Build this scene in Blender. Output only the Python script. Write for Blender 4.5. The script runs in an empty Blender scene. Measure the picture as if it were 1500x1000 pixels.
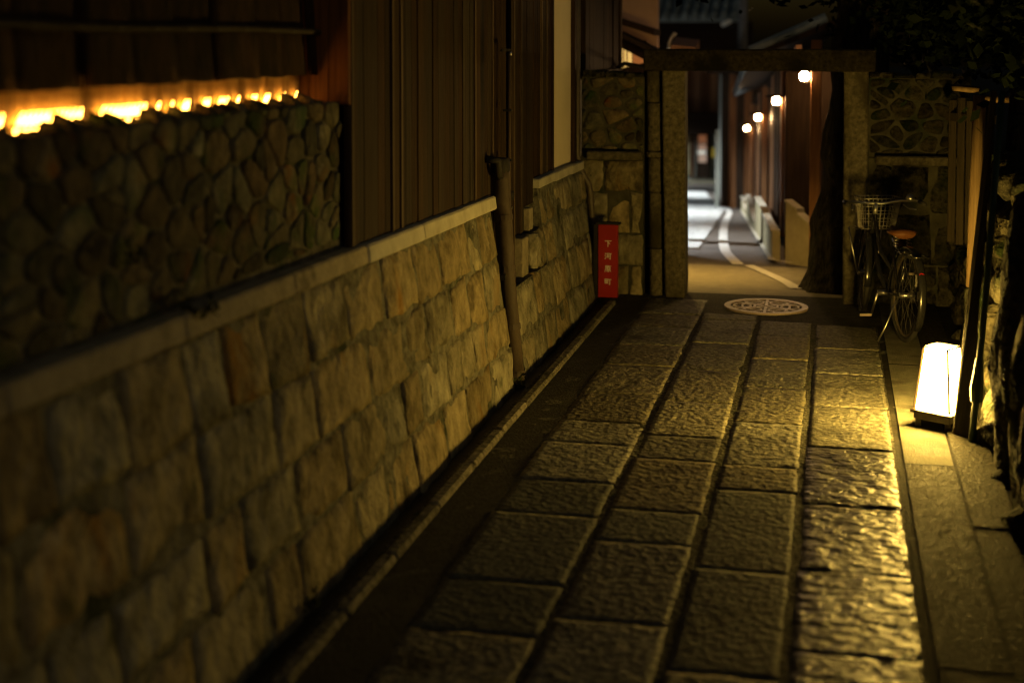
import bpy, bmesh, math, random
from mathutils import Vector, noise
R = math.radians
SC = bpy.context.scene
COL = SC.collection
# ------------------------------------------------------------------ camera, sky, sun, exposure
F = 2083.0 / 1500.0          # focal length in picture widths
EYE = 1.95
YAW, PITCH, SHIFT = 12.83, 3.0, -324.8 / 1500.0
cd = bpy.data.cameras.new('camera'); cam = bpy.data.objects.new('camera', cd); COL.objects.link(cam)
cam.location = (0, 0, EYE); cam.rotation_euler = (R(90 - PITCH), 0, R(YAW))
cd.sensor_width = 36; cd.lens = 36 * F; cd.shift_y = SHIFT
cd.clip_start = 0.05; cd.clip_end = 1500
cd.dof.use_dof = True; cd.dof.focus_distance = 8.6; cd.dof.aperture_fstop = 1.3
SC.camera = cam
SUN_EL, SUN_AZ = 50, 140
wd = bpy.data.worlds.new('World'); SC.world = wd; wd.use_nodes = True
nt = wd.node_tree; bg = nt.nodes['Background']
sky = nt.nodes.new('ShaderNodeTexSky'); sky.sky_type = 'NISHITA'; sky.sun_disc = False
sky.sun_elevation = R(4); sky.sun_rotation = R(SUN_AZ); sky.dust_density = 3
nt.links.new(sky.outputs[0], bg.inputs[0]); bg.inputs[1].default_value = 0.015
sl = bpy.data.lights.new('night_glow', 'SUN'); sl.energy = 0.06; sl.angle = R(25); sl.color = (1.0, .96, .66)  # faint wide lamp added to stand in for the night glow
so = bpy.data.objects.new('night_glow', sl); COL.objects.link(so)
so.rotation_euler = (R(62), 0, R(58))
SC.view_settings.view_transform = 'Standard'; SC.view_settings.look = 'None'
SC.view_settings.exposure = 0; SC.view_settings.gamma = 1; SC.view_settings.use_curve_mapping = False
SC.render.engine = 'CYCLES'
cy = SC.cycles
cy.use_denoising = True
try: cy.denoiser = 'OPENIMAGEDENOISE'
except Exception: pass
cy.max_bounces = 6; cy.diffuse_bounces = 3; cy.glossy_bounces = 3; cy.transmission_bounces = 4
cy.sample_clamp_indirect = 2.0; cy.sample_clamp_direct = 0; cy.caustics_reflective = False; cy.caustics_refractive = False
cy.use_light_tree = True; cy.use_adaptive_sampling = False; cy.filter_width = 1.2

# ------------------------------------------------------------------ survey helpers: read a sight line of the photo, get a place
_p = R(PITCH); _y = R(YAW)
FW = Vector((-math.sin(_y) * math.cos(_p), math.cos(_y) * math.cos(_p), -math.sin(_p)))
RT = Vector((math.cos(_y), math.sin(_y), 0)); UP = RT.cross(FW)
def ray(px, py): return FW + RT * ((px - 750) / 2083.0) + UP * (-(py + 324.8 - 500) / 2083.0)
def at_y(px, py, Y): d = ray(px, py); return Vector((0, 0, EYE)) + d * (Y / d.y)
def at_x(px, py, X): d = ray(px, py); return Vector((0, 0, EYE)) + d * (X / d.x)
def on_z(px, py, z=0.0): d = ray(px, py); return Vector((0, 0, EYE)) + d * ((z - EYE) / d.z)
def gz(Y): return 0.0 if Y < 11.2 else -0.0787 * (min(Y, 62) - 11.2)     # the lane falls away beyond the gate

# ------------------------------------------------------------------ mesh helpers
W = {}
def tag(o, label=None, cat=None, group=None, kind=None):
    if label: o['label'] = label
    if cat: o['category'] = cat
    if group: o['group'] = group
    if kind: o['kind'] = kind
    return o
def thing(name, label, cat, loc=(0, 0, 0), group=None):
    o = bpy.data.objects.new(name, None); COL.objects.link(o); o.location = loc; W[o.name] = Vector(loc)
    o.empty_display_size = .1
    return tag(o, label, cat, group)
class MB:
    def __init__(s): s.v = []; s.f = []
    def add(s, vs, fs):
        b = len(s.v); s.v += [Vector(v) for v in vs]; s.f += [tuple(i + b for i in f) for f in fs]; return s
    def hexa(s, p):     # 8 corners: bottom ring 0-3, top ring 4-7
        return s.add(p, [(0, 3, 2, 1), (4, 5, 6, 7), (0, 1, 5, 4), (1, 2, 6, 5), (2, 3, 7, 6), (3, 0, 4, 7)])
    def box(s, a, b):
        x0, y0, z0 = a; x1, y1, z1 = b
        return s.hexa([(x0, y0, z0), (x1, y0, z0), (x1, y1, z0), (x0, y1, z0), (x0, y0, z1), (x1, y0, z1), (x1, y1, z1), (x0, y1, z1)])
    def bar(s, a, b, w, h, up=(0, 0, 1)):
        a = Vector(a); b = Vector(b); d = (b - a).normalized(); u = Vector(up)
        x = d.cross(u)
        if x.length < 1e-4: x = d.cross(Vector((0, 1, 0)))
        x.normalize(); u = x.cross(d).normalized(); x *= w / 2; u *= h / 2
        return s.hexa([a - x - u, a + x - u, b + x - u, b - x - u, a - x + u, a + x + u, b + x + u, b - x + u])
    def tube(s, pts, r, n=8, cap=True, closed=False):
        pts = [Vector(p) for p in pts]; m = len(pts)
        rs = r if isinstance(r, (list, tuple)) else [r] * m
        b = len(s.v); ref = None
        for i, p in enumerate(pts):
            if closed: t = pts[(i + 1) % m] - pts[i - 1]
            else: t = pts[min(i + 1, m - 1)] - pts[max(i - 1, 0)]
            t.normalize()
            if ref is None:
                ref = Vector((0, 0, 1)) if abs(t.z) < .9 else Vector((1, 0, 0))
            x = t.cross(ref)
            if x.length < 1e-5: x = t.cross(Vector((0, 1, 0)))
            x.normalize(); y = x.cross(t).normalized(); ref = y
            for k in range(n):
                a = 2 * math.pi * k / n
                s.v.append(p + (x * math.cos(a) + y * math.sin(a)) * rs[i])
        for i in range(m if closed else m - 1):
            j = (i + 1) % m
            for k in range(n):
                l = (k + 1) % n
                s.f.append((b + i * n + k, b + i * n + l, b + j * n + l, b + j * n + k))
        if cap and not closed:
            s.f.append(tuple(b + k for k in range(n))[::-1]); s.f.append(tuple(b + (m - 1) * n + k for k in range(n)))
        return s
    def ring(s, c, r, rt, nx=(1, 0, 0), ny=(0, 1, 0), n=28, k=6):
        c = Vector(c); nx = Vector(nx); ny = Vector(ny)
        return s.tube([c + nx * (r * math.cos(2 * math.pi * i / n)) + ny * (r * math.sin(2 * math.pi * i / n)) for i in range(n)], rt, k, closed=True)
    def build(s, name, m, parent=None, bevel=0, smooth=False, kind=None, origin=None, fix=True):
        c = Vector(origin) if origin is not None else sum(s.v, Vector((0, 0, 0))) / max(1, len(s.v))
        me = bpy.data.meshes.new(name); me.from_pydata([v - c for v in s.v], [], s.f)
        if fix:
            bm = bmesh.new(); bm.from_mesh(me); bmesh.ops.recalc_face_normals(bm, faces=bm.faces)
            if bevel:
                bmesh.ops.bevel(bm, geom=[e for e in bm.edges if len(e.link_faces) == 2 and e.calc_face_angle(0) > .6], offset=bevel, segments=1, affect='EDGES', clamp_overlap=True)
            bm.to_mesh(me); bm.free()
        if smooth: me.polygons.foreach_set('use_smooth', [True] * len(me.polygons))
        if m: me.materials.append(m)
        o = bpy.data.objects.new(name, me); COL.objects.link(o)
        if parent: o.parent = parent; o.location = c - W[parent.name]
        else: o.location = c
        W[o.name] = c
        if kind: o['kind'] = kind
        return o
def nz(p, s, seed=0.0): return noise.noise(Vector((p[0] * s + seed * 7.13, p[1] * s - seed * 3.7, p[2] * s + seed)))

# ------------------------------------------------------------------ materials
def mat(name, c0, c1, scale=6.0, rough=.8, bump=.3, bscale=40.0, rnd=.0, stretch=(1, 1, 1), metal=0.0, spec=.4, extra=None, hue=0.0, dist=.01, bdetail=6, c2=None, coat=0.0, rvar=0.0, nr=.62, br=.6, ct=.18):
    m = bpy.data.materials.new(name); m.use_nodes = True
    t = m.node_tree; N = t.nodes; L = t.links; b = N['Principled BSDF']
    g = N.new('ShaderNodeNewGeometry'); oi = N.new('ShaderNodeObjectInfo')
    mul = N.new('ShaderNodeMath'); mul.operation = 'MULTIPLY'; mul.inputs[1].default_value = 37.0; L.new(oi.outputs['Random'], mul.inputs[0])
    add = N.new('ShaderNodeVectorMath'); add.operation = 'ADD'; L.new(g.outputs['Position'], add.inputs[0])
    if rnd: L.new(mul.outputs[0], add.inputs[1])
    mp = N.new('ShaderNodeMapping'); mp.inputs['Scale'].default_value = stretch; L.new(add.outputs[0], mp.inputs[0])
    n1 = N.new('ShaderNodeTexNoise'); n1.inputs['Scale'].default_value = scale; n1.inputs['Detail'].default_value = 7; n1.inputs['Roughness'].default_value = nr
    L.new(mp.outputs[0], n1.inputs['Vector'])
    rp = N.new('ShaderNodeValToRGB'); rp.color_ramp.elements[0].position = .5 - ct; rp.color_ramp.elements[1].position = .5 + ct
    rp.color_ramp.elements[0].color = (*c0, 1); rp.color_ramp.elements[1].color = (*c1, 1)
    if c2: e = rp.color_ramp.elements.new(.5); e.color = (*c2, 1)
    L.new(n1.outputs[0], rp.inputs[0]); col = rp.outputs[0]
    for ex in ([] if not extra else extra if isinstance(extra, list) else [extra]):    # patches of other colours (moss, rust, dirt)
        ec, es, lo = ex[:3]
        n3 = N.new('ShaderNodeTexNoise'); n3.inputs['Scale'].default_value = es; n3.inputs['Detail'].default_value = 6; n3.inputs['Roughness'].default_value = .6
        m4 = N.new('ShaderNodeMapping'); m4.inputs['Scale'].default_value = ex[3] if len(ex) > 3 else (1, 1, 1); m4.inputs['Location'].default_value = (es, lo * 9, 3)
        L.new(add.outputs[0], m4.inputs[0]); L.new(m4.outputs[0], n3.inputs['Vector'])
        mr = N.new('ShaderNodeMapRange'); mr.inputs['From Min'].default_value = lo; mr.inputs['From Max'].default_value = lo + .14; L.new(n3.outputs[0], mr.inputs[0])
        mx = N.new('ShaderNodeMix'); mx.data_type = 'RGBA'; L.new(mr.outputs[0], mx.inputs['Factor']); L.new(col, mx.inputs['A']); mx.inputs['B'].default_value = (*ec, 1)
        col = mx.outputs['Result']
    if rnd:
        hs = N.new('ShaderNodeHueSaturation'); L.new(col, hs.inputs['Color'])
        mr2 = N.new('ShaderNodeMapRange'); mr2.inputs['To Min'].default_value = 1 - rnd; mr2.inputs['To Max'].default_value = 1 + rnd; L.new(oi.outputs['Random'], mr2.inputs[0]); L.new(mr2.outputs[0], hs.inputs['Value'])
        if hue:
            m3 = N.new('ShaderNodeMath'); m3.operation = 'MULTIPLY'; m3.inputs[1].default_value = 7.31; L.new(oi.outputs['Random'], m3.inputs[0])
            fr = N.new('ShaderNodeMath'); fr.operation = 'FRACT'; L.new(m3.outputs[0], fr.inputs[0])
            mh = N.new('ShaderNodeMapRange'); mh.inputs['To Min'].default_value = .5 - hue; mh.inputs['To Max'].default_value = .5 + hue; L.new(fr.outputs[0], mh.inputs[0]); L.new(mh.outputs[0], hs.inputs['Hue'])
            ms = N.new('ShaderNodeMapRange'); ms.inputs['To Min'].default_value = 1.35; ms.inputs['To Max'].default_value = .75; L.new(fr.outputs[0], ms.inputs[0]); L.new(ms.outputs[0], hs.inputs['Saturation'])
        col = hs.outputs[0]
    L.new(col, b.inputs['Base Color'])
    b.inputs['Roughness'].default_value = rough; b.inputs['Metallic'].default_value = metal; b.inputs['Specular IOR Level'].default_value = spec
    if coat: b.inputs['Coat Weight'].default_value = coat; b.inputs['Coat Roughness'].default_value = .15
    if rvar:
        mrr = N.new('ShaderNodeMapRange'); mrr.inputs['From Min'].default_value = .3; mrr.inputs['From Max'].default_value = .7
        mrr.inputs['To Min'].default_value = rough - rvar; mrr.inputs['To Max'].default_value = rough + rvar; L.new(n1.outputs[0], mrr.inputs[0]); L.new(mrr.outputs[0], b.inputs['Roughness'])
    if bump:
        n2 = N.new('ShaderNodeTexNoise'); n2.inputs['Scale'].default_value = bscale; n2.inputs['Detail'].default_value = bdetail; n2.inputs['Roughness'].default_value = br
        L.new(mp.outputs[0], n2.inputs['Vector'])
        bp = N.new('ShaderNodeBump'); bp.inputs['Strength'].default_value = bump; bp.inputs['Distance'].default_value = dist
        L.new(n2.outputs[0], bp.inputs['Height']); L.new(bp.outputs[0], b.inputs['Normal'])
    return m
def emit(name, c, s):
    m = bpy.data.materials.new(name); m.use_nodes = True; b = m.node_tree.nodes['Principled BSDF']
    b.inputs['Base Color'].default_value = (.6, .55, .45, 1); b.inputs['Emission Color'].default_value = (*c, 1); b.inputs['Emission Strength'].default_value = s
    b.inputs['Roughness'].default_value = .6; m.cycles.emission_sampling = 'FRONT'
    return m
M = {}
M['block'] = mat('granite_block', (.095, .084, .051), (.34, .305, .20), 8, .9, 1.0, 18, nr=.70, br=.55, ct=.18, rnd=.26, hue=.015, stretch=(1, 1, .8), extra=[((.22, .14, .05), 2.6, .58, (1, 1, .5)), ((.06, .053, .034), 4.2, .56, (1, 1, .6)), ((.40, .37, .28), 6.5, .62), ((.045, .056, .02), 5, .64)], dist=.04, bdetail=4, spec=.1)
M['ledge'] = mat('dressed_granite', (.20, .175, .115), (.37, .325, .22), 9, .9, .6, 50, nr=.7, rnd=.12, extra=[((.08, .068, .042), 4, .58)], dist=.02, spec=.12)
M['cream_stone'] = mat('pale_dressed_stone', (.36, .34, .26), (.50, .475, .37), 8, .85, .5, 70, rnd=.08, extra=[((.2, .18, .12), 5, .6)], spec=.2)
M['rubble'] = mat('rubble_stone', (.03, .027, .017), (.13, .116, .074), 9, .88, 1.0, 20, nr=.70, br=.55, ct=.19, rnd=.6, hue=.03, extra=[((.12, .065, .024), 5, .58), ((.028, .05, .014), 3.5, .53), ((.17, .155, .115), 7, .61)], dist=.03, bdetail=4, spec=.1)
M['mortar'] = mat('lime_mortar', (.05, .047, .032), (.16, .15, .11), 9, .95, 1.0, 26, extra=[((.03, .05, .015), 5, .54)], dist=.03, spec=.1)
M['mortar_dark'] = mat('grimy_mortar', (.035, .033, .022), (.08, .076, .052), 9, .95, .8, 40, extra=((.02, .03, .012), 4, .52), spec=.1)
M['joint'] = mat('old_joint_mortar', (.06, .056, .038), (.21, .20, .145), 16, .95, 1.0, 30, nr=.7, br=.55, ct=.14, extra=[((.03, .036, .018), 4, .56), ((.035, .05, .018), 6, .62)], dist=.03, bdetail=4, spec=.1)
M['bed'] = mat('joint_dust', (.03, .028, .02), (.13, .124, .092), 40, .95, 1.0, 40, nr=.66, br=.5, ct=.13, extra=[((.02, .032, .012), 5, .58)], dist=.02, bdetail=3, spec=.1)
M['earth'] = mat('dark_joint_earth', (.012, .011, .008), (.03, .026, .018), 12, .95, .8, 60, extra=((.018, .03, .01), 6, .62), spec=.1)
M['board'] = mat('weathered_board', (.010, .0065, .004), (.045, .031, .018), 1.0, .8, .6, 2.0, nr=.7, rnd=.30, stretch=(70, 70, 2.0), hue=.01, spec=.15, extra=[((.008, .006, .004), 3, .58, (1, 1, .3))])
M['batten'] = mat('worn_batten', (.04, .027, .015), (.10, .07, .04), 1.0, .75, .4, 2.0, rnd=.35, stretch=(60, 60, 2.2), spec=.2)
M['redwood'] = mat('reddish_board', (.07, .026, .008), (.16, .068, .021), 1.0, .65, .4, 2, rnd=.2, stretch=(50, 50, 2), spec=.2)
M['plaster'] = mat('cream_plaster', (.66, .57, .38), (.73, .64, .44), 3, .9, .1, 120)
M['dark_wood'] = mat('dark_timber', (.014, .008, .005), (.038, .023, .013), 1.0, .75, .4, 2, rnd=.25, stretch=(50, 50, 2.5), spec=.1)
M['orange_wood'] = mat('orange_timber', (.16, .065, .022), (.30, .14, .05), 1.0, .55, .3, 2, rnd=.2, stretch=(50, 50, 2))
M['bark'] = mat('cedar_bark', (.008, .005, .003), (.045, .024, .011), 1.0, .9, 1.0, 3.0, rnd=.3, stretch=(40, 18, 5), dist=.02, spec=.15)
M['reed'] = mat('dry_reed', (.34, .22, .09), (.58, .42, .20), 1.0, .7, .3, 3, rnd=.2, stretch=(90, 90, 4))
M['bamboo'] = mat('aged_bamboo', (.02, .015, .008), (.05, .038, .02), 1, .7, .15, 4, stretch=(30, 5, 30), spec=.15)
M['slab'] = mat('rough_paving_granite', (.042, .039, .028), (.29, .27, .195), 34, .7, 1.0, 26, nr=.66, br=.5, ct=.16, rnd=.26, hue=.010, extra=[((.05, .046, .032), 2.6, .56), ((.05, .047, .034), 9, .62)], dist=.022, bdetail=3.5, rvar=.14, spec=.14)
M['slab_damp_dim'] = mat('damp_dimmed_granite', (.010, .009, .007), (.085, .08, .058), 28, .46, 1.0, 16, nr=.66, br=.52, ct=.14, rnd=.2, extra=[((.012, .011, .008), 6.0, .56)], dist=.062, bdetail=4, rvar=.20, spec=.11, stretch=(.8, 1.15, 1))  # damp stone darkened further: dimness between the lamp glints is in the colour
M['slab_smooth'] = mat('worn_paving_granite', (.06, .06, .047), (.19, .19, .15), 40, .78, 1.0, 30, nr=.66, br=.5, ct=.16, rnd=.2, dist=.016, bdetail=3, rvar=.08, spec=.15, extra=[((.05, .048, .037), 3, .57)])
M['asphalt'] = mat('old_asphalt', (.020, .018, .014), (.06, .056, .043), 24, .85, .9, 70, nr=.7, extra=((.065, .06, .045), 2.5, .56), spec=.15, dist=.03)
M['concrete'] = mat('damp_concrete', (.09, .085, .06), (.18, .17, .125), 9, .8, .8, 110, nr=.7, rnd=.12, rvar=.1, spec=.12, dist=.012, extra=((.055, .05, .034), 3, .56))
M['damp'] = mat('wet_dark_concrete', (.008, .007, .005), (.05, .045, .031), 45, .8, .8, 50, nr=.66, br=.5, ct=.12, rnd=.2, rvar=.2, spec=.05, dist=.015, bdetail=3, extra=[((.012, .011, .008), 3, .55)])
M['kerb'] = mat('kerb_concrete', (.06, .054, .036), (.21, .19, .14), 30, .88, .7, 40, nr=.66, br=.5, ct=.13, rnd=.2, extra=[((.04, .04, .02), 4, .55)], spec=.15, dist=.02, bdetail=3)
M['gutter'] = mat('wet_gutter', (.010, .010, .007), (.028, .026, .018), 9, .6, .5, 60, extra=((.018, .03, .01), 4, .6), spec=.25)
M['gate_stone'] = mat('gate_granite', (.05, .043, .027), (.16, .142, .096), 30, .9, .8, 40, nr=.66, br=.5, ct=.18, rnd=.12, extra=[((.04, .035, .02), 3, .50, (1, 1, .4))], dist=.018, bdetail=3, spec=.12)
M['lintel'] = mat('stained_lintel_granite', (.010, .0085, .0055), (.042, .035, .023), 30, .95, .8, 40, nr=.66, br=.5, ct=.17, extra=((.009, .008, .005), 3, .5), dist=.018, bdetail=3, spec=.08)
M['pipe_brown'] = mat('painted_pipe', (.042, .031, .022), (.085, .064, .046), 12, .65, .2, 50, nr=.7, extra=((.03, .019, .012), 5, .56), stretch=(1, 1, .4), spec=.25)
M['pipe_dark'] = mat('dark_pipe', (.05, .04, .028), (.10, .08, .055), 7, .5, .1, 50)
M['iron'] = mat('black_iron', (.010, .009, .008), (.026, .024, .021), 12, .7, .1, 60, spec=.2)
M['red'] = mat('red_painted_sign', (.26, .012, .008), (.34, .018, .011), 5, .4, .08, 60, coat=.3, nr=.7, extra=[((.17, .012, .008), 6, .60), ((.34, .05, .03), 22, .68)])
M['white'] = mat('white_paint', (.70, .66, .58), (.82, .78, .70), 9, .6, .05, 50)
M['cover_metal'] = mat('glint_tinted_metal', (.30, .235, .19), (.44, .35, .285), 14, .5, .3, 90, metal=.0)  # pinkish pale base colour carries the glints of the lane lamps
M['cover_dark'] = mat('cover_recess', (.008, .006, .006), (.022, .016, .015), 12, .8, .4, 80, spec=.1)
M['chrome'] = mat('chrome_tube', (.60, .58, .54), (.76, .73, .69), 5, .34, .0, 50, metal=1.0)
M['steel_wire'] = mat('plated_wire', (.32, .30, .27), (.44, .42, .38), 5, .45, .0, 50, metal=1.0)
M['bike_frame'] = mat('black_enamel', (.012, .012, .012), (.02, .02, .02), 4, .25, 0, 50, coat=.6)
M['rubber'] = mat('tyre_rubber', (.018, .017, .016), (.035, .033, .03), 20, .75, .3, 120)
M['leather'] = mat('tan_leather', (.11, .042, .015), (.17, .07, .025), 18, .5, .15, 120, spec=.2)
M['reflector'] = mat('red_reflector', (.55, .015, .02), (.62, .02, .03), 8, .2, 0, 30, coat=.6)
M['plinth'] = mat('lacquered_plinth', (.018, .012, .008), (.045, .03, .018), 8, .4, .1, 60)
M['trunk'] = mat('rough_bark', (.010, .0085, .006), (.05, .043, .03), 1.0, .95, 1.0, 1.6, nr=.7, ct=.13, stretch=(30, 30, 8), dist=.07, bdetail=4, extra=[((.02, .03, .011), 5, .60), ((.006, .005, .004), 7, .58, (1, 1, .3))], spec=.1)
M['leaf'] = mat('dark_leaf', (.003, .006, .002), (.008, .012, .004), 9, .8, 0, 50, spec=.04)
M['leaf2'] = mat('olive_leaf', (.020, .026, .007), (.05, .055, .018), 9, .7, 0, 50, spec=.12)
M['boulder'] = mat('mossy_boulder', (.011, .010, .007), (.06, .055, .037), 16, .92, 1.0, 16, nr=.7, br=.5, ct=.15, rnd=.4, hue=.015, extra=[((.010, .015, .006), 4, .50)], dist=.08, bdetail=4, spec=.06)
M['boulder_dark'] = mat('dark_garden_rock', (.012, .011, .007), (.06, .055, .037), 16, .92, 1.0, 16, nr=.7, br=.5, ct=.13, rnd=.3, extra=[((.012, .016, .006), 4, .52)], dist=.10, bdetail=4, spec=.1)
M['plank_dark'] = mat('stained_plank', (.010, .008, .005), (.03, .023, .014), 1, .8, .4, 2, stretch=(60, 60, 2.5), spec=.08)
M['green_paint'] = mat('green_coated_pole', (.014, .035, .018), (.03, .062, .03), 6, .45, .1, 60)
M['tan_post'] = mat('peeled_cedar_post', (.10, .066, .03), (.19, .128, .064), 1, .65, .3, 2, stretch=(40, 40, 2), spec=.12)
M['road_far'] = mat('brown_lane_asphalt', (.065, .052, .042), (.12, .098, .08), 22, .75, .8, 60, nr=.7, extra=[((.05, .04, .033), 1.2, .52)], spec=.2, dist=.02)
M['road_near'] = mat('pale_lane_concrete', (.15, .13, .09), (.24, .205, .145), 9, .75, .8, 60, nr=.7, extra=[((.12, .105, .075), 1.2, .55)], spec=.2, dist=.02)
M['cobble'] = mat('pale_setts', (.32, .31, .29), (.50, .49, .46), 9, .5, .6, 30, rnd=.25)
M['line'] = mat('white_road_paint', (.30, .275, .245), (.52, .49, .44), 22, .7, .3, 60, nr=.75, spec=.2)
M['low_wall'] = mat('ochre_rendered_wall', (.24, .20, .115), (.34, .285, .165), 5, .9, .4, 50, nr=.7, extra=[((.16, .13, .08), 2.5, .56, (1, 1, .5))], spec=.1)
M['coping'] = mat('pale_wall_coping', (.28, .24, .17), (.38, .33, .25), 6, .8, .2, 50, spec=.1)
M['tile'] = mat('grey_roof_tile', (.12, .16, .18), (.22, .27, .29), 6, .35, .2, 40, rnd=.25)
M['pink_wall'] = mat('pinkish_plaster', (.42, .27, .19), (.50, .33, .24), 3, .9, .1, 40)
M['grey_wall'] = mat('grey_green_plaster', (.17, .18, .15), (.25, .25, .21), 4, .9, .1, 40)
M['pole_paint'] = mat('grey_pole', (.10, .10, .10), (.17, .165, .16), 5, .6, .1, 40)
M['yellow'] = mat('yellow_notice_card', (.65, .45, .03), (.75, .52, .05), 4, .6, 0, 40)
M['paper'] = emit('lantern_paper', (1.0, .62, .11), 225)
M['led'] = emit('led_bulb', (1.0, .42, .055), 36)
M['globe'] = emit('lamp_globe', (1.0, .58, .24), 420)
M['window_lit'] = emit('lit_pane', (1.0, .60, .16), .85)
M['curtain'] = emit('lit_curtain', (.62, .19, .04), .45)
M['far_lit'] = emit('lit_far_pane', (.60, .17, .045), .22)
M['far_white'] = emit('lit_white_strip', (.8, .8, .7), .5)
M['cool'] = emit('cool_street_globe', (.86, .95, 1.0), 5500)
M['warm_street'] = emit('warm_street_globe', (1.0, .62, .14), 1350)

# ------------------------------------------------------------------ masonry helpers
def block(parent, name, m, fr, u0, u1, v0, v1, prot, rng, nu=5, nv=4, gap=.0045, rough=.012, back=-.05):
    """one squared stone with a worn, uneven face; fr(u, v, w) maps wall coordinates to the world"""
    mb = MB(); seed = rng.random() * 40
    j = lambda: rng.uniform(-.6, 2.6) * gap * 1.6
    c = [(u0 + gap + j(), v0 + gap + j()), (u1 - gap - j(), v0 + gap + j()), (u1 - gap - j(), v1 - gap - j()), (u0 + gap + j(), v1 - gap - j())]
    idx = {}
    tilt = rng.uniform(-.5, .5), rng.uniform(-.5, .5)
    for i in range(nu + 1):
        for k in range(nv + 1):
            a, b = i / nu, k / nv
            u = (c[0][0] * (1 - a) + c[1][0] * a) * (1 - b) + (c[3][0] * (1 - a) + c[2][0] * a) * b
            v = (c[0][1] * (1 - a) + c[1][1] * a) * (1 - b) + (c[3][1] * (1 - a) + c[2][1] * a) * b
            e = min(a * nu, (1 - a) * nu, b * nv, (1 - b) * nv)
            n_ = nz((u, v, 0), 7, seed)
            w = prot + rough * (1.6 * n_ + tilt[0] * (a - .5) * 2 + tilt[1] * (b - .5) * 2)
            if e < .5:
                w -= .005 + .008 * abs(n_); u += .014 * nz((u, v, 1), 12, seed); v += .014 * nz((u, v, 2), 12, seed)
            idx[i, k] = len(mb.v); mb.v.append(fr(u, v, w))
    for i in range(nu):
        for k in range(nv): mb.f.append((idx[i, k], idx[i + 1, k], idx[i + 1, k + 1], idx[i, k + 1]))
    rim = [(i, 0) for i in range(nu)] + [(nu, k) for k in range(nv)] + [(i, nv) for i in range(nu, 0, -1)] + [(0, k) for k in range(nv, 0, -1)]
    b0 = len(mb.v)
    for (i, k) in rim:
        a, b = i / nu, k / nv
        u = (c[0][0] * (1 - a) + c[1][0] * a) * (1 - b) + (c[3][0] * (1 - a) + c[2][0] * a) * b
        v = (c[0][1] * (1 - a) + c[1][1] * a) * (1 - b) + (c[3][1] * (1 - a) + c[2][1] * a) * b
        mb.v.append(fr(u, v, back))
    n = len(rim)
    for q in range(n): mb.f.append((idx[rim[q]], idx[rim[(q + 1) % n]], b0 + (q + 1) % n, b0 + q))
    mb.f.append(tuple(b0 + q for q in range(n)))
    return mb.build(name, m, parent, smooth=True)
def voronoi(u0, u1, v0, v1, su, sv, rng, jit=.42):
    pts = []; r = 0; v = v0
    while v < v1 + sv:
        u = u0 - su * (.5 if r % 2 else 0)
        while u < u1 + su:
            pts.append((u + rng.uniform(-jit, jit) * su, v + rng.uniform(-jit, jit) * sv)); u += su * rng.uniform(.7, 1.35)
        v += sv; r += 1
    k = su / sv; cells = []
    for p in pts:
        poly = [(u0, v0), (u1, v0), (u1, v1), (u0, v1)]
        for q in pts:
            if q is p or abs(q[0] - p[0]) > 4 * su or abs(q[1] - p[1]) > 4 * sv: continue
            mx, my = (p[0] + q[0]) / 2, (p[1] + q[1]) / 2; nx, ny = q[0] - p[0], (q[1] - p[1]) * k * k
            out = []
            for i in range(len(poly)):
                a, b = poly[i], poly[(i + 1) % len(poly)]
                da = (a[0] - mx) * nx + (a[1] - my) * ny; db = (b[0] - mx) * nx + (b[1] - my) * ny
                if da <= 0: out.append(a)
                if da * db < 0: t = da / (da - db); out.append((a[0] + (b[0] - a[0]) * t, a[1] + (b[1] - a[1]) * t))
            poly = out
            if len(poly) < 3: break
        if len(poly) >= 3: cells.append(poly)
    return cells
def cobble_stone(parent, name, m, fr, poly, prot, rng, gap=.010, rough=.3):
    cu = sum(p[0] for p in poly) / len(poly); cv = sum(p[1] for p in poly) / len(poly)
    ext = max(math.hypot(p[0] - cu, p[1] - cv) for p in poly)
    if ext < .02: return
    k = max(.45, 1 - gap / (ext * .75)); sh = [(cu + (p[0] - cu) * k, cv + (p[1] - cv) * k) for p in poly]
    for _ in range(2):
        o = []
        for i in range(len(sh)):
            a, b = sh[i], sh[(i + 1) % len(sh)]
            o += [(a[0] * .75 + b[0] * .25, a[1] * .75 + b[1] * .25), (a[0] * .25 + b[0] * .75, a[1] * .25 + b[1] * .75)]
        sh = o
        if len(sh) > 14: break
    mb = MB(); seed = rng.random() * 50; n = len(sh)
    for s, w in ((1, -.03), (.98, .25), (.84, .72), (.5, 1.0)):
        for (a, b) in sh:
            u = cu + (a - cu) * s; v = cv + (b - cv) * s
            mb.v.append(fr(u, v, (prot * w if w > 0 else w) * (1 + (rough * nz((u, v, 0), 1.1 / ext, seed) if w > 0 else 0))))
    mb.v.append(fr(cu, cv, prot * (1.03 + .2 * rough * rng.uniform(-1, 1))))
    for r_ in range(3):
        for i in range(n): mb.f.append((r_ * n + i, r_ * n + (i + 1) % n, (r_ + 1) * n + (i + 1) % n, (r_ + 1) * n + i))
    for i in range(n): mb.f.append((3 * n + i, 3 * n + (i + 1) % n, 4 * n))
    return mb.build(name, m, parent, smooth=True)

# ================================================================== THE SETTING
# ---- ground: one sheet that follows the fall of the lane and reaches the horizon
ys = [-120, 0, 11.2, 14, 20, 30, 45, 62, 90, 400]; xs = [-400, -60, -12, 12, 60, 400]
g = MB()
for y in ys:
    for x in xs: g.v.append(Vector((x, y, gz(y) - .12)))
for i in range(len(ys) - 1):
    for k in range(len(xs) - 1):
        a = i * len(xs) + k; g.f.append((a, a + 1, a + 1 + len(xs), a + len(xs)))
g.build('ground', M['earth'], kind='structure')

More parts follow.
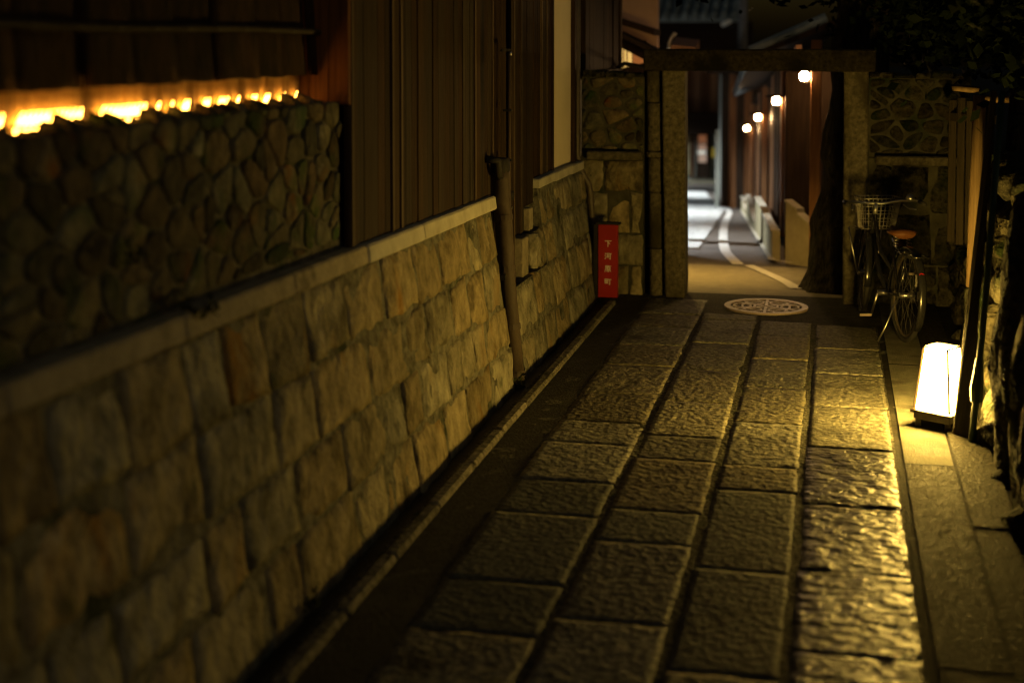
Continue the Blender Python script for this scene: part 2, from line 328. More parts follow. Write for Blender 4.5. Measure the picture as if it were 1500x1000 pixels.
# ---- pavement: granite slabs in four files over a bed of dark earth
rng = random.Random(4)
bed = MB()
bx = [-1.70 + i * .1 for i in range(22)]; by = [-1 + i * .125 for i in range(98)]
for y in by:
    for x in bx: bed.v.append(Vector((x, y, -.0052 + .003 * nz((x, y, 0), 11))))
for i in range(len(by) - 1):
    for k in range(len(bx) - 1):
        a = i * len(bx) + k; bed.f.append((a, a + 1, a + 1 + len(bx), a + len(bx)))
pav = bed.build('pavement', M['bed'], smooth=True, kind='structure', origin=(0, 0, 0))
files = [((-1.385, -.935), [1.2, 2.0, 2.75, 3.6, 4.5, 4.96, 5.72, 6.18, 6.80, 7.22, 7.81, 8.55, 9.15, 9.75, 10.25, 10.9]),
         ((-.915, -.525), [1.0, 1.9, 2.5, 3.3, 3.95, 4.68, 5.46, 5.86, 6.62, 7.02, 7.72, 8.5, 9.3, 10.10, 10.32]),
         ((-.50, -.142), [1.3, 2.1, 2.8, 3.5, 4.35, 5.25, 6.22, 6.60, 7.37, 8.16, 8.9, 9.62, 10.12]),
         ((-.118, .292), [1.1, 1.8, 2.5, 3.2, 3.9, 4.58, 5.32, 6.10, 6.98, 7.80, 8.58, 9.30, 10.08])]
def slab(x0, x1, y0, y1, m, rng, amp):
    mb = MB(); seed = rng.random() * 60; nx = 16; ny = max(8, int((y1 - y0) / .028)); g2 = .002
    c = [[rng.uniform(0, .008) for _ in range(2)] for _ in range(4)]; dz = rng.uniform(-.001, .003); tx = rng.uniform(-.003, .003); ty = rng.uniform(-.003, .003)
    idx = {}
    def at(a, b, e):
        u = (x0 + g2 + c[0][0]) * (1 - a) * (1 - b) + (x1 - g2 - c[1][0]) * a * (1 - b) + (x1 - g2 - c[2][0]) * a * b + (x0 + g2 + c[3][0]) * (1 - a) * b
        v = (y0 + g2 + c[0][1]) * (1 - a) * (1 - b) + (y0 + g2 + c[1][1]) * a * (1 - b) + (y1 - g2 - c[2][1]) * a * b + (y1 - g2 - c[3][1]) * (1 - a) * b
        if e: u += .006 * nz((u, v, 0), 9, seed) + .004 * nz((u, v, 3), 25, seed); v += .005 * nz((u, v, 1), 9, seed)
        return u, v
    for i in range(nx + 1):
        for k in range(ny + 1):
            a, b = i / nx, k / ny; e = min(i, nx - i, k, ny - k)
            a_ = a if 0 < i < nx else a; u, v = at(a, b, e == 0)
            z = dz + tx * (a - .5) + ty * (b - .5) + amp * (nz((u, v, 0), 9, seed) * .7 + .75 * nz((u, v, 5), 24, seed) + .45 * nz((u, v, 9), 50, seed)) - (.0024 if e == 0 else .0006 if e == 1 else 0)
            idx[i, k] = len(mb.v); mb.v.append(Vector((u, v, z)))
    for i in range(nx):
        for k in range(ny): mb.f.append((idx[i, k], idx[i + 1, k], idx[i + 1, k + 1], idx[i, k + 1]))
    rim = [(i, 0) for i in range(nx)] + [(nx, k) for k in range(ny)] + [(i, ny) for i in range(nx, 0, -1)] + [(0, k) for k in range(ny, 0, -1)]
    b0 = len(mb.v)
    for q in rim: p = mb.v[idx[q]]; mb.v.append(Vector((p.x, p.y, -.10)))
    for q in range(len(rim)): mb.f.append((idx[rim[q]], b0 + q, b0 + (q + 1) % len(rim), idx[rim[(q + 1) % len(rim)]]))
    return mb.build('paving_slab', m, pav, smooth=True)
for ci, ((x0, x1), js) in enumerate(files):
    for r_, (a, b) in enumerate(zip(js[:-1], js[1:])):
        smooth_one = (ci == 1 and abs(a - 5.46) < .01) or (ci == 2 and a < 5.3 and a > 4) or (ci == 0 and 4.4 < a < 6)
        slab(x0, x1, a, b, M['slab_smooth'] if smooth_one else M['slab_damp_dim'] if ci == 3 and a < 6.9 else M['slab'], rng, .0015 if smooth_one else .0058 if ci == 3 and a < 6.9 else .0036)
# ---- asphalt filling beside the slabs and round the manhole
asp = MB()
def sheet(mb, x0, x1, y0, y1, z, n=.12, seed=0, amp=.003, zf=None):
    nx = max(1, int((x1 - x0) / n)); ny = max(1, int((y1 - y0) / n)); b = len(mb.v)
    for k in range(ny + 1):
        for i in range(nx + 1):
            x = x0 + (x1 - x0) * i / nx; y = y0 + (y1 - y0) * k / ny
            mb.v.append(Vector((x, y, z + (zf(y) if zf else 0) + amp * nz((x, y, 0), 6, seed))))
    for k in range(ny):
        for i in range(nx):
            a = b + k * (nx + 1) + i; mb.f.append((a, a + 1, a + nx + 2, a + nx + 1))
sheet(asp, -1.602, -1.392, -1, 11.2, -.004)
sheet(asp, -.93, .52, 10.13, 11.2, -.003); sheet(asp, -1.39, -.92, 10.9, 11.2, -.003)
asp.build('asphalt', M['asphalt'], smooth=True, kind='structure')
# ---- left kerb: narrow raised edge stones, and the gutter behind it
kb = MB(); sheet(kb, -1.74, -1.66, -1, 10.7, -.05); kerb = kb.build('kerb', M['gutter'], smooth=True, kind='structure')
y = -.9
while y < 10.55:
    l = rng.uniform(.55, .66); y2 = min(y + l, 10.62)
    mb = MB(); mb.box((-1.667 + rng.uniform(-.003, .003), y + .004, -.10), (-1.605 + rng.uniform(-.003, .003), y2 - .004, .020 + rng.uniform(-.003, .003)))
    mb.build('kerb_stone', M['kerb'], kerb, bevel=.012, smooth=False); y = y2
gt = MB(); sheet(gt, -1.92, -1.665, -1, 10.95, -.035, amp=.006); gt.build('gutter', M['gutter'], smooth=True, kind='structure')
# ---- right: smooth concrete margin in cast lengths, and an outer edge strip
eb = MB(); sheet(eb, .30, .95, -1, 11.2, -.004); edge = eb.build('concrete_margin', M['earth'], smooth=True, kind='structure')
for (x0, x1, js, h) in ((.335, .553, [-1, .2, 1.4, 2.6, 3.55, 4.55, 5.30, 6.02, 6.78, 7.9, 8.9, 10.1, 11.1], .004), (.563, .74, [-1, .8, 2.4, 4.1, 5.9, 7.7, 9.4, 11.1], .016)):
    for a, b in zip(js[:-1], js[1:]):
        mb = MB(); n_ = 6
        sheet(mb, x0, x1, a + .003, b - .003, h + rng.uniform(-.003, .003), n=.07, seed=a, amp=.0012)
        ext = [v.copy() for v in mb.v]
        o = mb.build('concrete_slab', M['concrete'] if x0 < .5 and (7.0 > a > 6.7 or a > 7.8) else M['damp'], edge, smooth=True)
mb = MB(); mb.box((.294, -1, -.05), (.337, 11.1, -.006)); mb.build('mortar_seam', M['bed'], edge)

# ---- the lane beyond the gate
ln = MB(); sheet(ln, -5, 1.4, 11.2, 14.2, -.004, n=.3, zf=gz, amp=.004); ln.build('lane', M['road_near'], smooth=True, kind='structure')
ln = MB()
sheet(ln, -16, 2.5, 14.2, 64, -.012, n=.9, zf=gz, amp=.006); ln.build('road', M['road_far'], smooth=True, kind='structure')
def ribbon(pts, w, z, name, m):
    mb = MB(); pts = [Vector((p[0], p[1], 0)) for p in pts]
    for i, p in enumerate(pts):
        t = (pts[min(i + 1, len(pts) - 1)] - pts[max(i - 1, 0)]).normalized(); n_ = Vector((t.y, -t.x, 0))
        for s in (-1, 1): q = p + n_ * (w / 2 * s); mb.v.append(Vector((q.x, q.y, gz(q.y) + z)))
    for i in range(len(pts) - 1): mb.f.append((2 * i, 2 * i + 1, 2 * i + 3, 2 * i + 2))
    return mb.build(name, m, kind='structure')
def cr(ps, n=6):
    out = []
    ps = [Vector((*p, 0)) for p in ps]; e = [ps[0]] + ps + [ps[-1]]
    for i in range(1, len(e) - 2):
        for k in range(n):
            t = k / n; a, b, c, d = e[i - 1:i + 3]
            out.append(.5 * ((2 * b) + (c - a) * t + (2 * a - 5 * b + 4 * c - d) * t * t + (3 * b - a - 3 * c + d) * t ** 3))
    return out + [ps[-1]]
ribbon(cr([(-.93, 14.25), (-1.22, 16.4), (-1.50, 19.8), (-1.75, 23.5), (-1.97, 27.5), (-2.3, 31)]), .115, .006, 'road_line', M['line'])
ribbon(cr([(-.82, 14.19), (-.58, 13.2), (-.40, 12.4), (-.30, 11.8)]), .10, .006, 'road_line', M['line'])
# setts of the side court, catching the cool street light: rows of separate low stones
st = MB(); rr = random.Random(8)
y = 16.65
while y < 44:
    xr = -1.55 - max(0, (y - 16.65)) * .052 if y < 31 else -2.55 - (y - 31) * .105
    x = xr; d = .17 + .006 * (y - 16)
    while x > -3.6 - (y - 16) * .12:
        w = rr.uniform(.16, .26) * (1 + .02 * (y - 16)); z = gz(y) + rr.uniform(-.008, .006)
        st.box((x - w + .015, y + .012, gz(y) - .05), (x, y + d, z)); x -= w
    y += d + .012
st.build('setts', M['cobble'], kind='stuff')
tag(bpy.data.objects['setts'], 'pale grey setts lit white beyond the gate', 'paving')
# kerb line at the foot of the lane's right wall
ribbon([(-.40, 14.40), (-.62, 14.75), (-1.33, 23), (-1.80, 28.6)], .07, .03, 'kerb_edge', M['coping'])

# ================================================================== LEFT: stone wall
def fw(u, v, w): return Vector((-1.792 - .140 * v + w, u, v))       # battered face
def ledge_z(y): return 1.145 - .0139 * (y - 3.0)
rng = random.Random(11)
wall = thing('stone_wall', 'long battered wall of squared tan granite blocks along the left of the alley', 'stone wall', (-1.8, 6, 0))
core = MB()
core.hexa([fw(-1, -.1, +.006), fw(7.90, -.1, +.006), (-2.6, 7.90, -.1), (-2.6, -1, -.1), fw(-1, 1.10, +.006), fw(7.90, 1.05, +.006), (-2.6, 7.90, 1.05), (-2.6, -1, 1.10)])
core.hexa([fw(8.20, -.1, +.006), fw(10.92, -.1, +.006), (-2.6, 10.92, -.1), (-2.6, 8.20, -.1), fw(8.20, .50, +.006), fw(10.92, .50, +.006), (-2.6, 10.92, .50), (-2.6, 8.20, .50)])
core.hexa([fw(9.2, .50, +.006), fw(10.92, .50, +.006), (-2.6, 10.92, .50), (-2.6, 9.2, .50), fw(9.2, 1.0, +.006), fw(10.92, .98, +.006), (-2.6, 10.92, .98), (-2.6, 9.2, 1.0)])
core.box((-2.6, 7.9, -.1), (-2.05, 8.12, 1.0))
core.build('wall_core', M['joint'], wall)
def courses(y0, y1, joints_n, top, rngx):
    for ci in range(len(joints_n) - 1):
        y = y0 - rngx.uniform(0, .25)
        while y < y1 - .04:
            l = rngx.choice([.26, .33, .38, .44, .5, .6]) * rngx.uniform(.9, 1.1); ye = y + l
            if ye > y1 - .14: ye = y1
            ys_ = max(y, y0)
            sc = (ledge_z((ys_ + ye) / 2) - .075) / joints_n[-1] if top else 1
            v0, v1 = joints_n[ci] * sc + rngx.uniform(-.012, .012), joints_n[ci + 1] * sc + rngx.uniform(-.012, .012)
            if ye - ys_ > .05: block(wall, 'stone', M['block'], fw, ys_, ye, v0, v1, rngx.uniform(.010, .020), rngx, nu=10, nv=7, rough=.010)
            y = ye
courses(-.6, 7.91, [-.06, .235, .485, .765, 1.06], True, rng)
courses(8.19, 10.90, [-.06, .20, .50], False, rng)
courses(9.02, 10.90, [.50, .755], False, rng)
courses(9.20, 10.90, [.755, .975], False, rng)
block(wall, 'stone', M['block'], fw, 8.82, 9.02, .52, .75, .03, rng)
# ledge stones on top
rl = random.Random(3); y = -.6
while y < 8.0:
    y2 = min(y + rl.uniform(.62, .95), 8.0)
    if 8.0 - y2 < .3: y2 = 8.0
    mb = MB(); d = rl.uniform(-.004, .004)
    mb.hexa([(-2.3, y + .003, ledge_z(y) - .078), (-1.905 + d, y + .003, ledge_z(y) - .078), (-1.905 + d, y2 - .003, ledge_z(y2) - .078), (-2.3, y2 - .003, ledge_z(y2) - .078),
             (-2.3, y + .003, ledge_z(y)), (-1.915 + d, y + .003, ledge_z(y)), (-1.915 + d, y2 - .003, ledge_z(y2)), (-2.3, y2 - .003, ledge_z(y2))])
    mb.build('ledge_stone', M['ledge'] if y < 5 else M['cream_stone'], wall, bevel=.008); y = y2
for (y0, y1, za, zb) in ((9.20, 9.78, 1.0, 1.062), (9.79, 10.40, .992, 1.056), (10.41, 10.90, .985, 1.05)):
    MB().box((-2.3, y0, za), (-1.905, y1, zb)).build('ledge_stone', M['cream_stone'], wall, bevel=.006)
MB().box((-2.2, 8.60, .50), (-1.887, 8.76, .745)).build('pale_block', M['ledge'], wall, bevel=.006)
MB().box((-2.2, 8.90, .755), (-1.91, 9.0, .90)).build('pale_block', M['ledge'], wall, bevel=.006)

# ---- rubble wall above the ledge
rub = thing('rubble_wall', 'dark rubble stone wall on the ledge below the glowing strip', 'rubble wall', (-1.97, 3, 1.1))
def fr_(u, v, w): return Vector((-1.985 + w, u, v))
mb = MB(); mb.hexa([(-2.22, -.6, 1.10), (-1.985, -.6, 1.10), (-1.985, 5.53, 1.08), (-2.22, 5.53, 1.08), (-2.22, -.6, 1.735), (-2.0, -.6, 1.725), (-2.0, 5.53, 1.70), (-2.22, 5.53, 1.71)])
mb.build('mortar', M['mortar'], rub)
for poly in voronoi(1.2, 5.52, 1.15, 1.725, .150, .112, rng, .55): cobble_stone(rub, 'stone', M['rubble'], fr_, poly, rng.uniform(.001, .009), rng, gap=.007, rough=1.2)
# uneven top stones: pointed chips, shaped to break the glow into a ragged fringe
y = 1.3
while y < 5.45:
    l = rng.uniform(.030, .075); h = rng.uniform(.004, .050) * (1 if rng.random() < .7 else .3); c = y + l * rng.uniform(.3, .7); mb = MB()
    mb.hexa([(-2.085, y, 1.69), (-1.985, y, 1.69), (-1.985, y + l + .004, 1.69), (-2.085, y + l + .004, 1.69), (-2.075, c - l * .12, 1.722 + h), (-2.02, c - l * .25, 1.715 + h * .7), (-2.02, c + l * .25, 1.715 + h * .7), (-2.075, c + l * .12, 1.722 + h)])
    mb.build('top_stone', M['rubble'], rub, bevel=.006); y += l

# ---- bark fence with reed skirt, bamboo rails
bf = thing('bark_fence', 'dark cedar bark fence with bamboo rail standing on the rubble wall', 'fence', (-2.15, 3.5, 1.7))
y = .4; k = 0
while y < 5.46:
    y2 = min(y + rng.uniform(.24, .36), 5.50)
    mb = MB(); n_ = 5
    for i in range(n_ + 1):
        yy = y + (y2 - y) * i / n_
        for (x, z) in ((-2.085, 1.828 + rng.uniform(-.004, .004)), (-2.098, 2.0), (-2.15, 2.9)):
            mb.v.append(Vector((x + .010 * nz((yy, z, 0), 9) + .004 * (k % 2), yy, z)))
    for i in range(n_):
        for q in range(2): a = i * 3 + q; mb.f.append((a, a + 3, a + 4, a + 1))
    o = mb.build('bark_sheet', M['bark'], bf, smooth=True)
    sm = o.modifiers.new('thick', 'SOLIDIFY'); sm.thickness = .016; sm.offset = -1
    y = y2; k += 1
for z, r_ in ((2.004, .013), (2.42, .014)):
    y = .4
    mb = MB(); pts = []; rad = []
    while y < 5.5:
        for dy, rr_ in ((0, 1), (.20, .97), (.208, 1.25), (.216, .97)):
            pts.append((-2.068, y + dy, z + .004 * math.sin(y * 3))); rad.append(r_ * rr_)
        y += .23
    mb.tube(pts, rad, 8).build('bamboo_rail', M['bamboo'], bf, smooth=True)
mb = MB()
y = .4
while y < 5.50:
    h = rng.uniform(.0, .012); x = -2.152 + rng.uniform(-.004, .004)
    mb.tube([(x, y, 1.716 + h), (x + rng.uniform(-.003, .003), y + rng.uniform(-.004, .004), 1.86)], .0052, 5, cap=False); y += rng.uniform(.0085, .011)
mb.build('reed_skirt', M['reed'], bf, smooth=True, kind='stuff')
MB().box((-2.20, .4, 1.70), (-2.162, 5.50, 2.9)).build('back_board', M['dark_wood'], bf)
# ---- light rope hidden behind the top stones
lr = thing('light_rope', 'row of warm glowing bulbs lying on top of the rubble wall', 'light rope', (-2.12, 4, 1.73))
rope = MB(); rope.tube([(-2.125, .5, 1.735), (-2.125, 3, 1.733), (-2.125, 5.42, 1.722)], .005, 6).build('cable', M['iron'], lr)
bl = MB().tube([(0, -.020, -.026), (0, -.012, -.014), (0, .009, .014), (0, .026, .036)], [.002, .0052, .0046, .0008], 7)
proto = None; y = 1.0
while y < 5.43:
    p = (-2.130, y, 1.742 - .003 * (y - 1))
    if proto is None: proto = bl.build('bulb', M['led'], lr, smooth=True); o = proto
    else: o = proto.copy(); COL.objects.link(o); o.parent = lr
    o.location = Vector(p) - W[lr.name]
    y += rng.choice([.026, .028, .032, .030, .095, .13])

# ---- wooden house wall: boards, battens, plaster bay
hw = thing('wooden_house', 'old timber house side of dark vertical boards with a cream plaster bay', 'house', (-2.0, 8, 1.1))
XW = -1.95
y = 5.56; k = 0
rb = random.Random(21)
def board_bottom(y):
    if y < 8.02: return ledge_z(y) + .004
    if y < 8.60: return .515
    if y < 8.90: return .75
    if y < 9.2: return .905
    return 1.066
stops = [8.02, 8.60, 8.90, 9.20, 9.80]
while y < 9.79:
    y2 = y + rb.uniform(.075, .12)
    for s in stops:
        if y < s - .001 < y2 + .05: y2 = s; break
    x = XW + rb.uniform(-.005, .003)
    if 8.0 < y < 8.6: x -= .045
    MB().box((x - .03, y + .0007, board_bottom(y + .01)), (x, y2 - .0007, 3.3)).build('board', M['board'], hw, bevel=.002)
    if rb.random() < .10 and not 8.0 < y < 8.6:
        MB().box((x + .001, y2 - .014, board_bottom(y + .01) + .002), (XW + .009, y2 + .010, 3.3)).build('batten', M['batten'], hw)
    y = y2
for yb in (5.57, 6.25, 7.62, 8.03, 8.595, 9.45, 9.63):
    MB().box((XW - .01, yb - .014, board_bottom(yb) + .003), (XW + .010, yb + .014, 3.3)).build('batten', M['batten'], hw)
MB().box((-2.20, 5.535, 1.705), (-1.945, 5.562, 3.3)).build('end_panel', M['redwood'], hw)
for (a, b) in ((-2.20, -2.115), (-2.113, -2.03), (-2.028, -1.943)): MB().box((a, 5.520, 1.712), (b, 5.534, 3.3)).build('end_board', M['redwood'], hw, bevel=.002)
MB().box((-1.99, 9.80, 1.066), (-1.935, 9.835, 3.3)).build('post', M['dark_wood'], hw)
MB().box((-2.05, 9.836, 1.064), (-1.962, 10.62, 3.3)).build('plaster_panel', M['plaster'], hw)
MB().box((-2.05, 10.622, 1.06), (-1.93, 10.70, 3.3)).build('post', M['dark_wood'], hw)
MB().box((-2.6, 5.56, 1.0), (-2.06, 10.9, 3.3)).build('wall', M['dark_wood'], hw)
MB().box((-2.7, 5.5, 3.3), (-1.55, 10.7, 3.36)).build('eave', M['dark_wood'], hw)
# low plank hatch fittings
MB().tube([(XW - .04, 8.47, 1.03), (XW + .03, 8.47, 1.03)], [.022, .03], 8).build('knob', M['iron'], hw, smooth=True)
MB().box((XW - .045, 8.43, .945), (XW + .02, 8.50, .958)).build('latch', M['chrome'], hw)

# ---- thick downspout in the notch
dp = thing('downspout', 'thick brownish rain downspout with collars standing in the wall notch', 'downspout', (-1.80, 7.95, 0))
p0, p1, p2 = at_x(731, 268, -1.86), at_x(741, 420, -1.80), at_x(750, 572, -1.745)
p0, p1, p2 = Vector((-1.90, 8.05, p0.z)), Vector((-1.855, 8.02, .55)), Vector((-1.79, 7.98, -.04))
MB().tube([p0 + Vector((0, 0, .06)), p0, p1, p2], .052, 14).build('pipe', M['pipe_brown'], dp, smooth=True)
for t in (.18, .42, .70, .93):
    q = p0.lerp(p1, t * 2) if t < .5 else p1.lerp(p2, t * 2 - 1); d = (p2 - p0).normalized()
    MB().tube([q - d * .016, q + d * .016], .057, 14).build('collar', M['pipe_brown'], dp, smooth=False)
MB().tube([p0 + Vector((0, 0, .02)), p0 + Vector((0, 0, .05)), p0 + Vector((-.01, 0, .11)), p0 + Vector((-.01, 0, .125))], [.046, .056, .060, .055], 10).build('hopper', M['iron'], dp, smooth=True)
MB().tube([p0 + Vector((-.05, -.17, .13)), p0 + Vector((.02, -.15, .12)), p0 + Vector((.01, -.10, .04)), p0 + Vector((.0, .0, .0))], .022, 8).build('inlet_pipe', M['iron'], dp, smooth=True)
MB().box((-1.98, 7.9, .60), (-1.84, 7.935, .63)).build('bracket', M['iron'], dp)
# ---- slim conduit on the boards
cp = thing('conduit', 'slim vertical conduit with a bracket arm on the dark boards', 'conduit', (XW + .03, 8.4, 1.2))
a = at_x(746, 76, XW + .035); b = at_x(753, 292, XW + .035)
MB().tube([(XW + .035, a.y, .55), (XW + .035, a.y, 1.0), (XW + .035, a.y, a.z)], .011, 8).build('pipe', M['batten'], cp, smooth=True)
MB().bar((XW + .035, a.y - .22, a.z + .01), (XW + .035, a.y + .02, a.z + .01), .016, .016).build('arm', M['iron'], cp)
MB().tube([(XW + .035, a.y, a.z - .012), (XW + .05, a.y, a.z - .012)], .013, 8).build('end_cap', M['chrome'], cp, smooth=True)
for z in (1.25, 1.55): MB().box((XW - .0, a.y - .02, z), (XW + .05, a.y + .02, z + .014)).build('clip', M['iron'], cp)
# ---- drain pipe at the corner by the red sign
dr = thing('drain_pipe', 'thin dark drain pipe at the corner left of the red sign', 'drain pipe', (-1.9, 10.9, 0))
P = [(-1.955, 10.86, 3.2), (-1.955, 10.86, 1.10), (-1.93, 10.88, .98), (-1.865, 10.90, .86), (-1.855, 10.90, .78), (-1.80, 10.88, .02)]
MB().tube(P, .025, 10).build('pipe', M['pipe_dark'], dr, smooth=True)
for i, t in ((0, .93), (4, .06), (4, .55)):
    q = Vector(P[i]).lerp(Vector(P[i + 1]), t); d = (Vector(P[i + 1]) - Vector(P[i])).normalized()
    MB().tube([q - d * .014, q + d * .014], .031, 10).build('collar', M['pipe_dark'], dr)
MB().tube([(-1.965, 10.735, 1.10), (-1.965, 10.735, 3.2)], .012, 8).build('side_conduit', M['batten'], dr, smooth=True)

# ---- red street name sign with brushed white characters
sg = thing('street_sign', 'upright red street name board with white Japanese characters by the wall corner', 'sign', (-1.69, 10.74, 0))
mb = MB(); mb.box((-1.765, 10.725, .015), (-1.613, 10.775, .575)); mb.build('panel', M['red'], sg, bevel=.003)
MB().box((-1.780, 10.718, .576), (-1.598, 10.80, .592)).build('cap', M['iron'], sg)
MB().box((-1.800, 10.73, .0), (-1.768, 10.80, .575)).build('side_frame', M['iron'], sg)
CH = [  # 下 河 原 町 as strokes in a unit square (x right, y up)
 [[(.05, .88), (.95, .90)], [(.48, .88), (.47, .05)], [(.52, .62), (.78, .45)]],
 [[(.08, .90), (.20, .80)], [(.02, .62), (.15, .54)], [(.05, .10), (.24, .42)], [(.32, .88), (.98, .88)], [(.40, .66), (.40, .34)], [(.40, .66), (.64, .66), (.64, .36)], [(.40, .36), (.64, .36)], [(.84, .88), (.84, .08), (.70, .14)]],
 [[(.10, .92), (.95, .92)], [(.18, .92), (.16, .50), (.03, .06)], [(.56, .90), (.50, .78)], [(.34, .76), (.34, .40)], [(.34, .76), (.80, .76), (.80, .40)], [(.34, .58), (.80, .58)], [(.34, .41), (.80, .41)], [(.57, .40), (.57, .06), (.48, .12)], [(.40, .30), (.28, .12)], [(.74, .30), (.90, .12)]],
 [[(.05, .82), (.05, .22)], [(.05, .82), (.48, .82), (.48, .22)], [(.05, .53), (.48, .53)], [(.05, .24), (.48, .24)], [(.27, .82), (.27, .24)], [(.55, .78), (.98, .78)], [(.77, .78), (.76, .04), (.66, .12)]],
]
for i, st_ in enumerate(CH):
    z0 = .405 - i * .097; x0 = -1.713; s = .052; mb = MB()
    for q, line in enumerate(st_):
        for (a, b) in zip(line[:-1], line[1:]):
            A = Vector((x0 + a[0] * s, 10.7235 - .0004 * q, z0 + a[1] * s)); B = Vector((x0 + b[0] * s, 10.7235 - .0004 * q, z0 + b[1] * s))
            d = (B - A).normalized(); n_ = Vector((d.z, 0, -d.x)); w0, w1 = .0032, .0022
            fr0 = [A - d * .0015 + n_ * w0, A - d * .0015 - n_ * w0, B + d * .0015 - n_ * w1, B + d * .0015 + n_ * w1]
            mb.hexa([v + Vector((0, .0035, 0)) for v in fr0] + fr0)
    mb.build('character', M['white'], sg)

# ================================================================== THE GATE
gate = thing('stone_gate', 'weathered granite gate frame with heavy lintel across the end of the alley', 'gate', (-.53, 11.05, 0))
def pillar(x0, x1, xb0, xb1, ya, yb, z0, z1, name, m, seed):
    mb = MB(); n = 9; rings = []
    for k in range(n + 1):
        t = k / n; z = z0 + (z1 - z0) * t; a = xb0 + (x0 - xb0) * t; b = xb1 + (x1 - xb1) * t; c = .012
        ring = [(a + c, ya), (b - c, ya), (b, ya + c), (b, yb - c), (b - c, yb), (a + c, yb), (a, yb - c), (a, ya + c)]
        for (x, y) in ring: mb.v.append(Vector((x + .006 * nz((x, y, z), 5, seed), y + .006 * nz((x, z, y), 5, seed + 3), z)))
    for k in range(n):
        for q in range(8): mb.f.append((k * 8 + q, k * 8 + (q + 1) % 8, k * 8 + 8 + (q + 1) % 8, k * 8 + 8 + q))
    mb.f.append(tuple(range(8))); mb.f.append(tuple(range(n * 8, n * 8 + 8)))
    return mb.build(name, m, gate)
pillar(-1.310, -1.133, -1.275, -1.120, 10.95, 11.20, -.06, 1.75, 'column', M['gate_stone'], 1)
pillar(.060, .238, .070, .240, 10.95, 11.20, -.06, 1.75, 'column', M['gate_stone'], 5)
for (a, b) in ((-.05, .36), (.365, .80), (.805, 1.07), (1.075, 1.12), (1.125, 1.50), (1.505, 1.75)):
    t = (a + b) / 2 / 1.75; x0 = -1.395 - .04 * t; x1 = -1.300 - .03 * t
    mb = MB(); w = .012 if b - a < .1 else 0
    mb.tube([((x0 + x1) / 2, 11.05, a), ((x0 + x1) / 2, 11.05, a + .01), ((x0 + x1) / 2 - .002, 11.05, b - .01), ((x0 + x1) / 2 - .002, 11.05, b)], [.052 + w, .058 + w, .058 + w, .052 + w], 12).build('pilaster_drum', M['gate_stone'], gate, smooth=True)
mb = MB(); n = 12
for k in range(n + 1):
    x = -1.447 + (.288 + 1.447) * k / n
    for (y, z) in ((10.90, 1.752), (11.25, 1.752), (11.25, 1.918), (10.90, 1.918)): mb.v.append(Vector((x, y + .008 * nz((x, y, z), 4), z + .008 * nz((x, z, y), 4, 2))))
for k in range(n):
    for q in range(4): mb.f.append((k * 4 + q, k * 4 + (q + 1) % 4, k * 4 + 4 + (q + 1) % 4, k * 4 + 4 + q))
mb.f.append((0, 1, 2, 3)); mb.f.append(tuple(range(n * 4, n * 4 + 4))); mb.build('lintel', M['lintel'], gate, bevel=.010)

MB().box((-1.47, 11.12, -.1), (-1.29, 11.28, 1.75)).build('infill', M['lintel'], gate)  # added backing, blocks light leaking between pilaster and column
# ---- flank walls either side of the gate
def flank(name, label, x0, x1, seed, mlow, courses_):
    rg = random.Random(seed); t = thing(name, label, 'wall', ((x0 + x1) / 2, 11.05, 0))
    f = lambda u, v, w: Vector((u, 11.02 - w, v))
    MB().box((x0, 11.015, -.1), (x1, 11.3, 1.10)).build('wall_core', M['mortar_dark'], t)
    MB().box((x0, 11.04, 1.10), (x1, 11.28, 1.70)).build('mortar', M['mortar_dark'], t)
    for a, b in zip(courses_[:-1], courses_[1:]):
        x = x0
        while x < x1 - .03:
            xe = x + rg.uniform(.16, .30)
            if xe > x1 - .1: xe = x1
            block(t, 'stone', mlow, f, x, xe, a, b, rg.uniform(.010, .024), rg, gap=.003, rough=.010); x = xe
    MB().box((x0 + .05, 10.95, 1.055), (x1 - .01, 11.2, 1.120)).build('ledge_stone', M['gate_stone'], t, bevel=.01)
    f2 = lambda u, v, w: Vector((u, 11.04 - w, v))
    for poly in voronoi(x0, x1, 1.125, 1.70, .15, .115, rg, .5): cobble_stone(t, 'stone', M['rubble'] if x0 < 0 else M['boulder'], f2, poly, rg.uniform(.004, .026), rg, gap=.012, rough=.9)  # right side gets darker stones: its shade is put into the colour
    x = x0
    while x < x1 - .02:
        xe = min(x + rg.uniform(.10, .20), x1)
        mb = MB().box((x + .003, 11.0, 1.70), (xe - .003, 11.3, 1.735 + rg.uniform(-.01, .02))); mb.build('cap_stone', M['boulder_dark'], t, bevel=.012); x = xe
    return t
flank('gate_wall', 'mossy stone wall left of the gate behind the red sign', -1.95, -1.455, 31, M['block'], [-.05, .22, .47, .80, 1.05])
flank('gate_wall', 'dark stone wall right of the gate behind the bicycle', .245, .98, 32, M['boulder_dark'], [-.05, .30, .68, 1.05])

